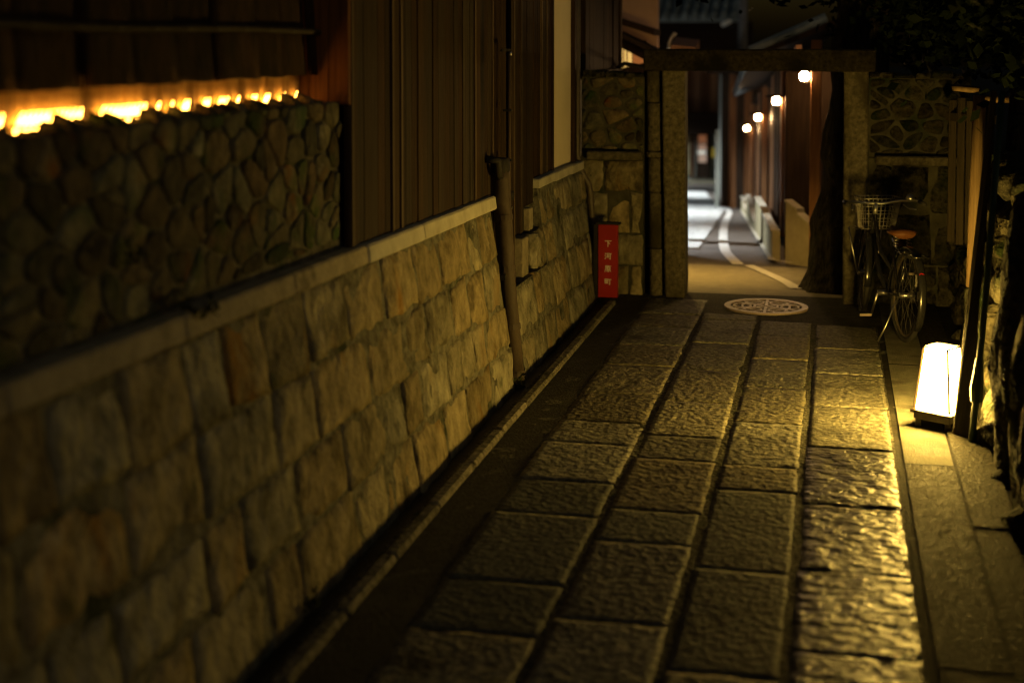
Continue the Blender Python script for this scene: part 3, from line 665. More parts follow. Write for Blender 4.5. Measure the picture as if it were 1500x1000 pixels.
# ---- manhole cover
mh = thing('manhole_cover', 'round manhole cover with raised pinkish wheel pattern before the gate', 'manhole cover', (-.49, 10.66, 0))
cx, cy_, r0 = -.488, 10.665, .308
disc = MB(); n = 40
def ann(mb, ra, rb, za, zb):
    b = len(mb.v)
    for i in range(n):
        c, s = math.cos(2 * math.pi * i / n), math.sin(2 * math.pi * i / n)
        for (r_, z) in ((ra, za), (ra, zb), (rb, zb), (rb, za)): mb.v.append(Vector((cx + r_ * c, cy_ + r_ * s, z)))
    for i in range(n):
        j = (i + 1) % n
        for q in range(4): mb.f.append((b + i * 4 + q, b + i * 4 + (q + 1) % 4, b + j * 4 + (q + 1) % 4, b + j * 4 + q))
ann(disc, .004, .262, -.02, .004); disc.build('plate', M['cover_dark'], mh)
rg_ = MB(); ann(rg_, .264, r0, -.03, .012); rg_.build('frame_ring', M['cover_metal'], mh)
pt = MB(); ann(pt, .078, .094, .003, .0105); ann(pt, .168, .182, .003, .0102)
def arc(c, r_, a0, a1, w, z=.0098, k=10):
    for i in range(k):
        a, b = a0 + (a1 - a0) * i / k, a0 + (a1 - a0) * (i + 1) / k
        A = Vector((c[0] + r_ * math.cos(a), c[1] + r_ * math.sin(a), z / 2 + .002)); B = Vector((c[0] + r_ * math.cos(b), c[1] + r_ * math.sin(b), z / 2 + .002))
        pt.bar(A, B, w, z - .003)
for q in range(6):
    a = math.pi / 6 + q * math.pi / 3
    pt.bar((cx + .015 * math.cos(a), cy_ + .015 * math.sin(a), .0065), (cx + .255 * math.cos(a), cy_ + .255 * math.sin(a), .0065), .020, .0075)
    a2 = a + math.pi / 6
    arc((cx + .175 * math.cos(a2), cy_ + .175 * math.sin(a2)), .064, 0, 2 * math.pi, .013, k=14)
    arc((cx + .262 * math.cos(a), cy_ + .262 * math.sin(a)), .075, a + math.pi * .55, a + math.pi * 1.45, .013, k=8)
pt.build('raised_pattern', M['cover_metal'], mh)

# ================================================================== RIGHT SIDE
# ---- rock retaining wall with boulders
rk = thing('rock_wall', 'dark natural boulder wall along the right of the alley behind the lantern', 'rock wall', (.9, 7, 0))
MB().hexa([(.80, 2.0, -.1), (1.8, 2.0, -.1), (1.8, 11.0, -.1), (.95, 11.0, -.1), (.98, 2.0, 1.25), (1.8, 2.0, 1.25), (1.8, 11.0, 1.25), (1.05, 11.0, 1.25)]).build('earth_core', M['earth'], rk)
rg = random.Random(77)
def frk(u, v, w): return Vector((.85 + .10 * v + .018 * max(0, u - 7.5) - w, u, v))
for poly in voronoi(2.2, 10.95, -.08, 1.30, .34, .26, rg):
    cu = sum(p[0] for p in poly) / len(poly); cv = sum(p[1] for p in poly) / len(poly)
    near = cu < 7.25
    cobble_stone(rk, 'boulder', M['boulder_dark'] if near else M['boulder'], frk, poly, rg.uniform(.03, .12) + (.03 if near and cv < .5 else 0), rg, gap=.014, rough=.7)
def rock(c, rad, seed, m):
    bm = bmesh.new(); bmesh.ops.create_icosphere(bm, subdivisions=4, radius=1)
    mb = MB()
    for v in bm.verts:
        d = v.co.normalized(); k = 1 + .22 * nz(d, 1.5, seed) + .16 * abs(nz((d.x * 1.6, d.y * 1.6, d.z * .7), 3, seed + 4)) + .05 * nz(d, 9, seed)
        mb.v.append(Vector(c) + Vector((d.x * rad[0], d.y * rad[1], d.z * rad[2])) * k)
    mb.f = [tuple(v.index for v in f.verts) for f in bm.faces]; bm.free()
    return mb.build('boulder', m, rk, smooth=True, fix=False)
rock((1.03, 6.74, .30), (.30, .30, 1.10), 3, M['boulder_dark'])
rock((1.08, 6.05, .30), (.36, .36, 1.05), 8, M['boulder_dark'])
rock((1.07, 5.2, .25), (.34, .42, .9), 5, M['boulder_dark'])
# ---- leaning dark plank and the green pole beside it
lp = thing('leaning_plank', 'tall dark plank leaning upright just right of the glowing lantern', 'plank', (.63, 7.25, 0))
a0, a1 = at_y(1395, 640, 7.29), at_y(1418, 650, 7.22); b0, b1 = at_y(1452, 133, 7.46), at_y(1461, 133, 7.40)
k_ = (.018 - a0.z) / (b0.z - a0.z); a0, a1 = a0.lerp(b0, k_), a1.lerp(b1, (.018 - a1.z) / (b1.z - a1.z)); dy = Vector((0, .028, 0))
MB().hexa([a0, a1, a1 + dy, a0 + dy, b0, b1, b1 + dy, b0 + dy]).build('plank', M['plank_dark'], lp, bevel=.004)
MB().bar(a1 + Vector((.016, .035, 0)), a1.lerp(b1, .30) + Vector((.012, .03, 0)), .026, .03, up=(0, 1, 0)).build('side_batten', M['plank_dark'], lp, bevel=.003)
gp = thing('green_pole', 'dark green coated pole leaning along the right edge of the tall dark plank', 'pole', (.70, 7.26, 0))
q0, q1, q2 = at_y(1431, 570, 7.19), at_y(1445, 420, 7.22), at_y(1468, 133, 7.34)
MB().tube([q0 + (q0 - q1) * .55, q0, q1, q2], .0165, 10).build('pole', M['green_paint'], gp, smooth=True)
MB().tube([q0 - Vector((0, 0, .06)), q0, q0.lerp(q1, .3)], [.030, .034, .020], 9).build('pole_sleeve', M['green_paint'], gp, smooth=False)
# ---- peeled cedar post, its short top rails, plank screen
tp = thing('cedar_post', 'pale round cedar post standing against the boulders above the lantern', 'post', (.80, 8.9, 0))
A = at_y(1424, 420, 8.6); B = at_y(1435, 140, 8.6)
MB().tube([A, A.lerp(B, .5), B], [.036, .037, .036], 12).build('post', M['tan_post'], tp, smooth=True)
MB().bar((A.x + .02, 8.64, .0), (A.x + .01, 8.64, A.z - .002), .10, .10).build('footing_stone', M['boulder'], tp, bevel=.01)
MB().tube([(B.x - .16, 8.66, B.z + .045), (B.x + .0, 8.60, B.z + .030)], .020, 8).build('rail', M['tan_post'], tp, smooth=True)
MB().tube([(B.x + .02, 8.6, B.z - .02), (B.x + .16, 8.58, B.z - .02)], .022, 8).build('rail', M['tan_post'], tp, smooth=True)
for t in (.35, .68): q = A.lerp(B, t); MB().tube([q + Vector((.03, 0, 0)), q + Vector((.062, 0, -.005))], .016, 8).build('peg', M['tan_post'], tp, smooth=True)
sc_ = thing('plank_screen', 'low grey plank screen between the cedar post and the gate wall', 'screen', (.78, 9.2, .6))
for i in range(5):
    x = .70 + i * .045; MB().box((x - .005, 9.3 - i * .09, .75 + rg.uniform(-.05, .05)), (x + .04, 9.325 - i * .09, 1.62 + rg.uniform(-.02, .02))).build('plank', M['plank_dark'], sc_, bevel=.003)
MB().bar((.69, 9.35, 1.5), (.93, 8.95, 1.5), .03, .05).build('rail', M['plank_dark'], sc_)

# ---- paper lantern
LX, LY, PH = .545, 7.50, R(33)
lt = thing('paper_lantern', 'glowing white paper floor lantern on a dark wooden base', 'lantern', (LX, LY, 0))
def lp_(hw, a, z): 
    c = [(-hw, -hw), (hw, -hw), (hw, hw), (-hw, hw)][a]
    # nearest corner sits between the two faces that show
    return Vector((LX + c[0] * math.cos(PH) - c[1] * math.sin(-PH) * -1, LY + c[0] * math.sin(PH) + c[1] * math.cos(PH), z)) if False else Vector((LX + c[0] * math.cos(-PH) - c[1] * math.sin(-PH), LY + c[0] * math.sin(-PH) + c[1] * math.cos(-PH), z))
hb, ht, zb, zt = .095, .064, .098, .410
for i in range(4):
    j = (i + 1) % 4; q = [lp_(hb, i, zb), lp_(hb, j, zb), lp_(ht, j, zt), lp_(ht, i, zt)]
    c = sum(q, Vector((0, 0, 0))) / 4; inn = (Vector((LX, LY, c.z)) - c).normalized() * .004
    MB().hexa(q + [v + inn for v in q]).build('paper_panel', M['paper'], lt)
for i in range(4):
    MB().bar(lp_(hb + .002, i, zb), lp_(ht + .002, i, zt), .0125, .0125).build('frame_post', M['plinth'], lt)
for i in range(4):
    j = (i + 1) % 4
    MB().bar(lp_(ht + .002, i, zt + .003), lp_(ht + .002, j, zt + .003), .008, .008).build('top_rail', M['plinth'], lt)
for (z, d) in ((zb - .006, .004),):
    MB().hexa([lp_(hb + .018, i, z - .016) for i in range(4)] + [lp_(hb + .018, i, z) for i in range(4)]).build('base_tray', M['plinth'], lt, bevel=.002)
MB().hexa([lp_(hb + .004, i, .045) for i in range(4)] + [lp_(hb + .004, i, .077) for i in range(4)]).build('base_box', M['plinth'], lt)
for i in range(4):
    c = lp_(hb - .012, i, 0); MB().box((c.x - .014, c.y - .014, .006), (c.x + .014, c.y + .014, .0455)).build('leg', M['plinth'], lt)
# ---- bicycle
bk = thing('bicycle', 'black city bicycle with tan saddle and wire basket parked by the gate wall', 'bicycle', (.46, 9.6, 0))
O = Vector((.455, 9.60, .004)); D = Vector((-.26, .9656, 0)); S = Vector((D.y, -D.x, 0)); Z = Vector((0, 0, 1))
lean = R(-3)
def bp(f, s, z): return O + D * f + S * (s + 0.0) + Z * z + (S * -math.sin(lean) * z)
WB, WR = .97, .305
hubR, hubF = (0, 0, WR), (WB, 0, WR)
def circ(f, r_, z, s=0, n=32, a0=0, a1=2 * math.pi, turn=0):
    out = []
    for i in range(n):
        a = a0 + (a1 - a0) * i / (n if abs(a1 - a0 - 2 * math.pi) < 1e-6 else n - 1)
        c = r_ * math.cos(a); out.append(bp(f + c * math.cos(turn), s + c * math.sin(turn) * -1, z + r_ * math.sin(a)))
    return out
TURN = -.20
for (f, tn) in ((0, 0), (WB, TURN)):
    w = MB().tube(circ(f, WR - .017, WR, turn=tn), .0185, 8, closed=True).build('wheel', M['rubber'], bk, smooth=True)
    MB().tube(circ(f, WR - .042, WR, turn=tn), .010, 6, closed=True).build('rim', M['pipe_dark'], w, smooth=True)
    sp = MB()
    for i in range(28):
        a = 2 * math.pi * i / 28; sg_ = .03 if i % 2 else -.03
        e = circ(f, WR - .045, WR, n=28, turn=tn)[i]; h = circ(f, .018, WR, sg_, n=28, turn=tn)[(i + (5 if i % 4 < 2 else -5)) % 28]
        sp.tube([h, e], .0013, 4, cap=False)
    sp.build('spokes', M['steel_wire'], w)
    MB().tube([bp(f, -.05, WR), bp(f, .05, WR)], .018, 10).build('hub', M['chrome'], w, smooth=True)
    fd = MB(); prof = circ(f, WR + .018, WR, n=16, a0=R(-8) if f == 0 else R(40), a1=R(165) if f == 0 else R(170), turn=tn)
    prof = circ(f, WR + .020, WR, n=16, a0=R(35) if f == 0 else R(5), a1=R(215) if f == 0 else R(190), turn=tn)
    for i, p in enumerate(prof):
        for s_ in (-.026, -.014, .014, .026):
            fd.v.append(p + S * s_ - (p - bp(f, 0, WR)).normalized() * (.008 if abs(s_) > .02 else 0))
    for i in range(15):
        for q in range(3): a = i * 4 + q; fd.f.append((a, a + 1, a + 5, a + 4))
    o = fd.build('mudguard', M['bike_frame'] if f else M['bike_frame'], bk, smooth=True); o.modifiers.new('thick', 'SOLIDIFY').thickness = .002
fm = MB()
bb = (.40, 0, .255); st_t = (.27, 0, .56); ht0 = (WB - .12, 0, .60); ht1 = (WB - .16, 0, .74)
fm.tube([bp(*bb), bp(*st_t)], .016, 10); fm.tube([bp(*bb), bp(.62, 0, .36), bp(*ht0)], .018, 10); fm.tube([bp(.33, 0, .42), bp(.62, 0, .50), bp(*ht1)], .014, 10)
fm.tube([bp(*ht0), bp(*ht1)], .020, 10)
for s_ in (-.05, .05):
    fm.tube([bp(0, s_, WR), bp(.38, s_ * .5, .262)], .010, 8); fm.tube([bp(0, s_, WR), bp(.26, s_ * .4, .53)], .008, 8)
    fm.tube([bp(WB, s_ * .9, WR), bp(WB - .08, s_ * .8, .50), bp(WB - .115, s_ * .4, .585)], .011, 8)
fm.build('frame', M['bike_frame'], bk, smooth=True)
MB().tube([bp(.275, 0, .55), bp(.255, 0, .665)], .012, 10).build('seat_post', M['chrome'], bk, smooth=True)
sd = MB(); prof = [(-.02, .070, .012), (.02, .092, .0), (.08, .098, .0), (.13, .075, .002), (.19, .036, .006), (.25, .022, .008), (.275, .010, .006)]; n_ = 12
for (f, hw_, dz) in prof:
    for k in range(n_):
        a = 2 * math.pi * k / n_; c, s_ = math.cos(a), math.sin(a)
        sd.v.append(bp(.155 + f - .02, hw_ * c, .700 - dz + (.022 if s_ > 0 else .028) * s_))
for i in range(len(prof) - 1):
    for k in range(n_): sd.f.append((i * n_ + k, i * n_ + (k + 1) % n_, (i + 1) * n_ + (k + 1) % n_, (i + 1) * n_ + k))
sd.f.append(tuple(range(n_))); sd.f.append(tuple(range((len(prof) - 1) * n_, len(prof) * n_))); sd.build('saddle', M['leather'], bk, smooth=True)
for s_ in (-.045, .045):
    sp = MB(); pts = [bp(.165 + .016 * math.cos(t * .9), s_ + .016 * math.sin(t * .9), .60 + .0028 * t) for t in range(28)]
    sp.tube(pts, .0035, 5).build('saddle_spring', M['chrome'], bk, smooth=True)
MB().bar(bp(.15, 0, .60), bp(.28, 0, .64), .07, .02).build('saddle_clamp', M['bike_frame'], bk)
hb_ = MB(); hc = (WB - .175, .03, .80)
hb_.tube([bp(WB - .155, 0, .72), bp(WB - .17, 0, .82)], .012, 8)
hs = .05
hb_.tube([bp(WB - .36, -.27, .845), bp(WB - .27, -.26, .85), bp(WB - .17, -.17, .835), bp(WB - .14, -.04, .82), bp(WB - .16, .05, .82), bp(WB - .21, .17, .845), bp(WB - .31, .245, .855), bp(WB - .41, .25, .85)], .011, 9)
hb_.build('handlebar', M['chrome'], bk, smooth=True)
for s_, q in ((-.27, [(WB - .33, -.268, .846), (WB - .43, -.274, .842)]), (.25, [(WB - .36, .248, .852), (WB - .46, .254, .846)])):
    MB().tube([bp(*q[0]), bp(*q[1])], .016, 8).build('grip', M['rubber'], bk, smooth=True)
MB().tube([bp(WB - .30, .20, .862), bp(WB - .30, .20, .872), bp(WB - .30, .20, .895), bp(WB - .30, .20, .905)], [.030, .032, .022, .004], 12).build('bell', M['chrome'], bk, smooth=True)
for s_ in (-1, 1): MB().tube([bp(WB - .22, s_ * .18, .82), bp(WB - .30, s_ * .20, .80), bp(WB - .37, s_ * .225, .80)], .005, 6).build('brake_lever', M['chrome'], bk, smooth=True)
# basket of plated wires, carried ahead of the bars
bs = MB(); bc = WB - .02; 
def bkp(i, z):   # rounded rectangle, wider at the top
    t = (z - .63) / .22; hw_ = .135 + .035 * t; hl = .095 + .03 * t
    a = 2 * math.pi * i / 32; c, s_ = math.cos(a), math.sin(a); k = 1 / max(abs(c), abs(s_)) ** .75
    return bp(bc + hl * c * k * .9, hw_ * s_ * k * .9 + .055, z)
for z, r_ in ((.63, .003), (.685, .0025), (.74, .0025), (.795, .0025), (.85, .0048)): bs.tube([bkp(i, z) for i in range(32)], r_, 5, closed=True)
for i in range(32): bs.tube([bkp(i, .63), bkp(i, .74), bkp(i, .85)], .0023, 4, cap=False)
for i in range(1, 8):
    bs.tube([bp(bc - .10, -.14 + .28 * i / 8, .63), bp(bc + .10, -.14 + .28 * i / 8, .63)], .002, 4)
bs.build('basket', M['steel_wire'], bk, smooth=True)
MB().tube([bp(WB - .0, .055, WR), bp(WB + .0, .10, .48), bp(WB + .04, .115, .63)], .005, 6).build('basket_stay', M['chrome'], bk, smooth=True)
MB().tube([bp(WB - .0, -.055, WR), bp(WB + .0, -.10, .48), bp(WB + .04, -.125, .63)], .006, 6).build('basket_stay', M['chrome'], bk, smooth=True)
MB().tube([bp(.02, -.06, .27), bp(.0, -.12, .12), bp(-.01, -.175, .005)], .0055, 8).build('kickstand', M['chrome'], bk, smooth=True)
ck = MB().tube([bp(.40, -.07, .255), bp(.46, -.085, .10)], .008, 8); ck.tube([bp(.40, .07, .255), bp(.34, .085, .40)], .008, 8); ck.tube([bp(.40, -.07, .255), bp(.40, .07, .255)], .02, 10)
ck.build('crank', M['chrome'], bk, smooth=True)
for (f, s_, z) in ((.46, -.14, .10), (.34, .14, .40)):
    q = MB().bar(bp(f - .045, s_, z), bp(f + .045, s_, z), .09, .022).build('pedal', M['rubber'], bk, bevel=.004)
    for d in (-.04, .04): MB().bar(bp(f + d * 1.2, s_ - .04, z), bp(f + d * 1.2, s_ + .04, z), .006, .016).build('pedal_reflector', M['cover_metal'], q)
MB().tube(circ(.40, .085, .255, .045, n=24), .006, 6, closed=True).build('chainring', M['chrome'], bk, smooth=True)
cg = MB().bar(bp(.0, .062, .29), bp(.42, .062, .27), .014, .075); cg.build('chain_case', M['bike_frame'], bk, bevel=.01)
MB().tube([bp(-.255, .0, .475), bp(-.268, .0, .475)], .020, 10).build('rear_reflector', M['reflector'], bk, smooth=True)
MB().tube([bp(.02, .075, .36), bp(.02, .075, .44)], .02, 10).build('dynamo', M['white'], bk, smooth=True)
MB().tube([bp(.02, .075, .44), bp(.02, .075, .475)], .022, 10).build('dynamo_cap', M['tan_post'], bk, smooth=True)
MB().tube([bp(-.02, .075, .27), bp(-.02, .075, .33)], .014, 8).build('axle_nut_cover', M['chrome'], bk, smooth=True)
rck = MB()
for s_ in (-.06, .06): rck.tube([bp(.24, s_ * .5, .585), bp(.0, s_, .585), bp(-.20, s_, .58)], .006, 6); rck.tube([bp(0, s_, WR), bp(-.10, s_, .58)], .005, 6)
for f in (-.20, -.08, .05): rck.tube([bp(f, -.06, .583), bp(f, .06, .583)], .005, 6)
rck.build('rear_carrier', M['bike_frame'], bk, smooth=True)

# ---- old tree trunk behind the right column
def trunk_mesh(base, pts, n=16, amp=.05, seed=0, flute=5):
    mb = MB()
    for (x, y, z, r_) in pts:
        for k in range(n):
            a = 2 * math.pi * k / n; rr_ = r_ * (1 + .035 * math.sin(flute * a + z * 2.5) + amp * 4 * nz((math.cos(a) * 1.2, math.sin(a) * 1.2, z * 1.5), 1.6, seed))
            mb.v.append(Vector(base) + Vector((x + rr_ * math.cos(a), y + rr_ * math.sin(a), z)))
    for i in range(len(pts) - 1):
        for k in range(n): mb.f.append((i * n + k, i * n + (k + 1) % n, (i + 1) * n + (k + 1) % n, (i + 1) * n + k))
    mb.f.append(tuple(range(n))); mb.f.append(tuple(range((len(pts) - 1) * n, len(pts) * n)))
    return mb
def leaves(mb, c, rad, n, rng, size=.05, shell=.5):
    c = Vector(c)
    clumps = []
    for _ in range(max(5, n // 70)):
        d = Vector((rng.gauss(0, 1), rng.gauss(0, 1), rng.gauss(0, 1))).normalized() * (rng.random() ** .5)
        clumps.append((Vector((d.x * rad[0], d.y * rad[1], d.z * rad[2])), rng.uniform(.12, .28)))
    for _ in range(n):
        q, s = rng.choice(clumps); p = c + q + Vector((rng.gauss(0, s), rng.gauss(0, s), rng.gauss(0, s * .6)))
        a = Vector((rng.gauss(0, 1), rng.gauss(0, 1), rng.gauss(-.3, .6))).normalized(); b = a.cross(Vector((rng.gauss(0, 1), rng.gauss(0, 1), rng.gauss(0, 1)))).normalized()
        l = size * rng.uniform(.7, 1.4); w = l * .32; i = len(mb.v)
        mb.v += [p, p + a * l * .5 + b * w, p + a * l, p + a * l * .5 - b * w]; mb.f.append((i, i + 1, i + 2, i + 3))
gtr = thing('old_tree', 'thick dark fluted tree trunk just behind the right gate column', 'tree', (.10, 11.75, -.05))
tz = [(-.06, 0, .40), (-.04, .12, .35), (-.03, .30, .32), (0, .6, .285), (.02, 1.0, .255), (.04, 1.5, .24), (.07, 2.1, .22), (.12, 3.0, .19), (.2, 4.2, .14)]
tp_ = []; z = 0
while z <= 4.2:
    for (a, b) in zip(tz[:-1], tz[1:]):
        if a[1] <= z <= b[1]:
            t = (z - a[1]) / (b[1] - a[1]); tp_.append((a[0] + (b[0] - a[0]) * t + .012 * math.sin(z * 9), .0, z, (a[2] + (b[2] - a[2]) * t) * (1 + .07 * nz((z, 0, 0), 3.1) + .05 * nz((z, 1, 0), 9)))); break
    z += .05
trunk_mesh((.13, 11.85, -.12), tp_, 36, .07, 3, 7).build('trunk', M['trunk'], gtr, smooth=True)
rt = random.Random(5); lm = MB()
for (dx, dy, z) in ((-.7, .3, 3.6), (.9, .2, 3.9), (.2, -.4, 4.4)):
    MB().tube([(.25, 12.0, 2.8), (.25 + dx * .5, 12.0 + dy * .5, (2.8 + z) / 2 + .2), (.25 + dx, 12 + dy, z)], [.09, .06, .03], 8).build('limb', M['trunk'], gtr, smooth=True)
for c, r_ in (((-.5, 12.2, 2.75), (.9, .6, .35)), ((.9, 12.2, 3.2), (.9, .7, .7)), ((.2, 12.2, 4.2), (1.5, 1.0, .9))): leaves(lm, c, r_, 2600, rt, .085)
lm.build('crown', M['leaf'], gtr, fix=False)
# garden trees above the boulder wall
def garden_tree(x, y, h, lab, seed, m, cz, rad, n=4200):
    r_ = random.Random(seed); t = thing('garden_tree', lab, 'tree', (x, y, 1.2), 'garden trees above the boulder wall')
    trunk_mesh((x, y, 1.15), [(0, 0, 0, .06), (.02, 0, .5, .05), (.0, .03, 1.2, .045), (-.05, .05, h, .025)], 10, .03, seed, 3).build('trunk', M['trunk'], t, smooth=True)
    for k in range(3):
        a = r_.uniform(0, 6.3); MB().tube([(x, y, 1.9 + .3 * k), (x + .35 * math.cos(a), y + .35 * math.sin(a), 2.25 + .3 * k), (x + .7 * math.cos(a), y + .7 * math.sin(a), 2.4 + .35 * k)], [.025, .018, .008], 6).build('limb', M['trunk'], t, smooth=True)
    mb = MB(); leaves(mb, (x, y, cz), rad, n, r_, .075); mb.build('crown', m, t, fix=False)
garden_tree(1.35, 6.3, 2.2, 'dark leafy tree nearest the picture edge above the near boulders', 41, M['leaf'], 2.35, (.55, 1.1, .6))
garden_tree(1.30, 8.3, 2.3, 'olive leafy tree above the cedar post and plank', 42, M['leaf'], 2.25, (.5, .9, .55))
garden_tree(1.15, 9.9, 2.3, 'dark leafy tree above the boulders behind the bicycle', 43, M['leaf'], 2.30, (.6, .7, .6))
garden_tree(.75, 11.9, 2.3, 'slim pale stemmed tree behind the right gate wall', 44, M['leaf'], 2.40, (.7, .5, .55))
# low fern clumps on the boulders
def fern(x, y, z, lab, seed, s=.2, n=9):
    r_ = random.Random(seed); t = thing('fern', lab, 'fern', (x, y, z))
    for i in range(n):
        a = r_.uniform(0, 6.28); mb = MB(); L_ = s * r_.uniform(.7, 1.2)
        for k in range(6):
            tt = k / 5; p = Vector((x + math.cos(a) * L_ * tt, y + math.sin(a) * L_ * tt, z + L_ * (1.1 * tt - .9 * tt * tt))); w = L_ * .16 * (1 - tt) + .002
            nn = Vector((-math.sin(a), math.cos(a), 0)) * w; mb.v += [p - nn, p + nn]
        for k in range(5): mb.f.append((2 * k, 2 * k + 1, 2 * k + 3, 2 * k + 2))
        mb.build('frond', M['leaf2'], t, smooth=True, fix=False)
fern(.86, 6.95, .62, 'low fern on the dark boulders right of the leaning plank', 1)
fern(.80, 5.6, .75, 'fern spilling over the nearest dark boulders', 2)
def weed(x, y, z, lab, seed):
    r_ = random.Random(seed); t = thing('weed', lab, 'weed', (x, y, z), 'weeds rooted in the left walls')
    mb = MB()
    for i in range(34):
        a = r_.uniform(0, 6.28); p = Vector((x + r_.gauss(.008, .012), y + r_.gauss(0, .03), z + abs(r_.gauss(0, .035)))); d = Vector((abs(math.cos(a)), math.sin(a), r_.uniform(.1, 1))).normalized() * r_.uniform(.015, .035)
        q = d.cross(Vector((r_.random(), r_.random(), r_.random()))).normalized() * d.length * .3; i0 = len(mb.v)
        mb.v += [p, p + d * .5 + q, p + d, p + d * .5 - q]; mb.f.append((i0, i0 + 1, i0 + 2, i0 + 3))
    mb.build('leaves', M['leaf2'], t, fix=False)
q = at_x(185, 385, -1.94); weed(-1.94, q.y, q.z, 'small green weed growing in the rubble above the ledge', 1)
q = at_x(305, 465, -1.89); weed(-1.90, q.y, q.z, 'tiny green weed just under the ledge stones', 2)
weed(-1.76, 4.55, .0, 'green tuft at the foot of the near block wall', 3)
weed(-1.76, 7.85, .0, 'green tuft at the foot of the thick downspout', 4)
q = at_x(270, 400, -1.93); weed(-1.945, q.y, ledge_z(q.y) + .01, 'moss tuft where the rubble meets the ledge', 5)

# ================================================================== BEYOND THE GATE
# ---- neighbour house: board wall over the left gate wall, lit window, tiled eaves
nh = thing('neighbour_house', 'dark board house behind the left gate wall with a lit yellow window', 'house', (-2.4, 13, 1.7))
for i in range(10):
    y0 = 11.32 + i * .185; MB().box((-2.03, y0, 1.74), (-1.975 + rng.uniform(-.008, .008), y0 + .18, 3.6)).build('board', M['dark_wood'], nh, bevel=.003)
MB().box((-2.6, 11.32, 1.70), (-2.04, 13.15, 3.6)).build('wall', M['dark_wood'], nh)
MB().box((-2.05, 13.17, -.2), (-1.96, 13.26, 3.6)).build('corner_post', M['dark_wood'], nh)
MB().box((-2.02, 11.30, 1.675), (-1.95, 13.16, 1.735)).build('sill_beam', M['board'], nh)
MB().box((-2.6, 11.32, -.2), (-2.06, 13.15, 1.67)).build('lower_wall', M['grey_wall'], nh)
YN = 16.0
a = at_y(880, 112, YN); b = at_y(962, -40, YN)
MB().box((a.x - .6, YN + .05, gz(16) - .2), (b.x, YN + .25, 3.6)).build('rear_wall', M['pink_wall'], nh)
a = at_y(904, 104, YN); b = at_y(926, 62, YN); c = at_y(944, 62, YN)
f = MB(); f.box((a.x - .02, YN - .01, a.z - .02), (c.x + .02, YN + .02, b.z + .02)).build('window_frame', M['dark_wood'], nh)
fo = f
wf = [o for o in bpy.data.objects if o.name.startswith('window_frame')][0]
MB().box((a.x, YN - .022, a.z), (b.x, YN - .012, b.z)).build('pane', M['window_lit'], wf)
MB().box((b.x + .01, YN - .022, a.z), (c.x, YN - .012, b.z)).build('curtain', M['curtain'], wf)
for px in (909, 914, 919): q = at_y(px, 80, YN); MB().box((q.x - .006, YN - .034, a.z), (q.x + .006, YN - .023, b.z)).build('lattice_bar', M['orange_wood'], wf)
def slope_board(p, q, th, y, dep, name, m, par):
    A = at_y(*p, y); B = at_y(*q, y)
    return MB().hexa([(A.x, y, A.z - th), (B.x, y, B.z - th), (B.x, y + dep, B.z - th), (A.x, y + dep, A.z - th), (A.x, y, A.z), (B.x, y, B.z), (B.x, y + dep, B.z), (A.x, y + dep, A.z)]).build(name, m, par)
slope_board((896, 24), (958, 44), .06, 15.5, .6, 'eave', M['dark_wood'], nh)
slope_board((896, 42), (962, 74), .05, 15.3, .5, 'lower_eave', M['board'], nh)
slope_board((896, 50), (962, 84), .10, 15.5, .3, 'fascia', M['dark_wood'], nh)
slope_board((896, 104), (960, 88), .12, 15.2, .5, 'fence_top', M['dark_wood'], nh)
# ---- small roof with a curled ridge end seen over the lintel
sr = thing('small_roof', 'small lit roof with curled ridge tile showing above the lintel', 'roof', at_y(990, 72, 18))
q = [at_y(980, 74, 18), at_y(980, 64, 18), at_y(983, 56, 18), at_y(988, 50, 18), at_y(991, 51, 18)]
MB().tube(q, [.016, .018, .02, .03, .018], 8).build('ridge_tile', M['coping'], sr, smooth=True)
A, B = at_y(983, 66, 18), at_y(1019, 70, 18)
MB().hexa([(A.x, 18.02, A.z - .07), (B.x, 18.02, B.z - .04), (B.x, 18.5, B.z - .04), (A.x, 18.5, A.z - .07), (A.x, 18.02, A.z), (B.x, 18.02, B.z), (B.x, 18.5, B.z + .1), (A.x, 18.5, A.z + .1)]).build('roof_slope', M['orange_wood'], sr)
C_ = at_y(996, 70, 18); MB().box((A.x - .3, 18.1, gz(18) - .1), (C_.x, 18.4, A.z - .075)).build('wall', M['dark_wood'], sr)

# ---- far townhouse closing the lane
YF = 60.0; zf = gz(YF)
th = thing('townhouse', 'far two storey wooden townhouse with tiled roof closing the end of the lane', 'house', (-7, YF, zf))
L_ = at_y(930, 200, YF).x; R_ = at_y(1100, 200, YF).x
z1 = at_y(1000, 195, YF).z; z2 = at_y(1000, 165, YF).z; z3 = at_y(1000, 100, YF).z; z4 = at_y(1000, 32, YF).z
MB().box((L_, YF + .3, zf - .3), (R_, YF + .6, z1)).build('ground_floor_wall', M['grey_wall'], th)
MB().box((L_, YF - .9, z1), (R_, YF + .6, z2)).build('canopy', M['dark_wood'], th)
n_ = 14
for i in range(n_):
    x0 = L_ + (R_ - L_) * i / n_; MB().box((x0, YF + .2 + .04 * (i % 2), z2), (x0 + (R_ - L_) / n_ - .03, YF + .5, z3)).build('board', M['orange_wood'] if i % 2 else M['redwood'], th)
MB().box((L_, YF + .3, z3), (R_, YF + .7, z4)).build('upper_wall', M['dark_wood'], th)
def rect(px0, py0, px1, py1, y, dep): 
    A = at_y(px0, py1, y); B = at_y(px1, py0, y); return (A.x, y, A.z), (B.x, y + dep, B.z)
MB().box(*rect(1001, 200, 1011, 256, YF + .1, .15)).build('shutter', M['low_wall'], th)
MB().box(*rect(1012, 198, 1016, 260, YF, .25)).build('post', M['redwood'], th)
MB().box(*rect(1017, 200, 1020, 260, YF + .1, .15)).build('shutter', M['grey_wall'], th)
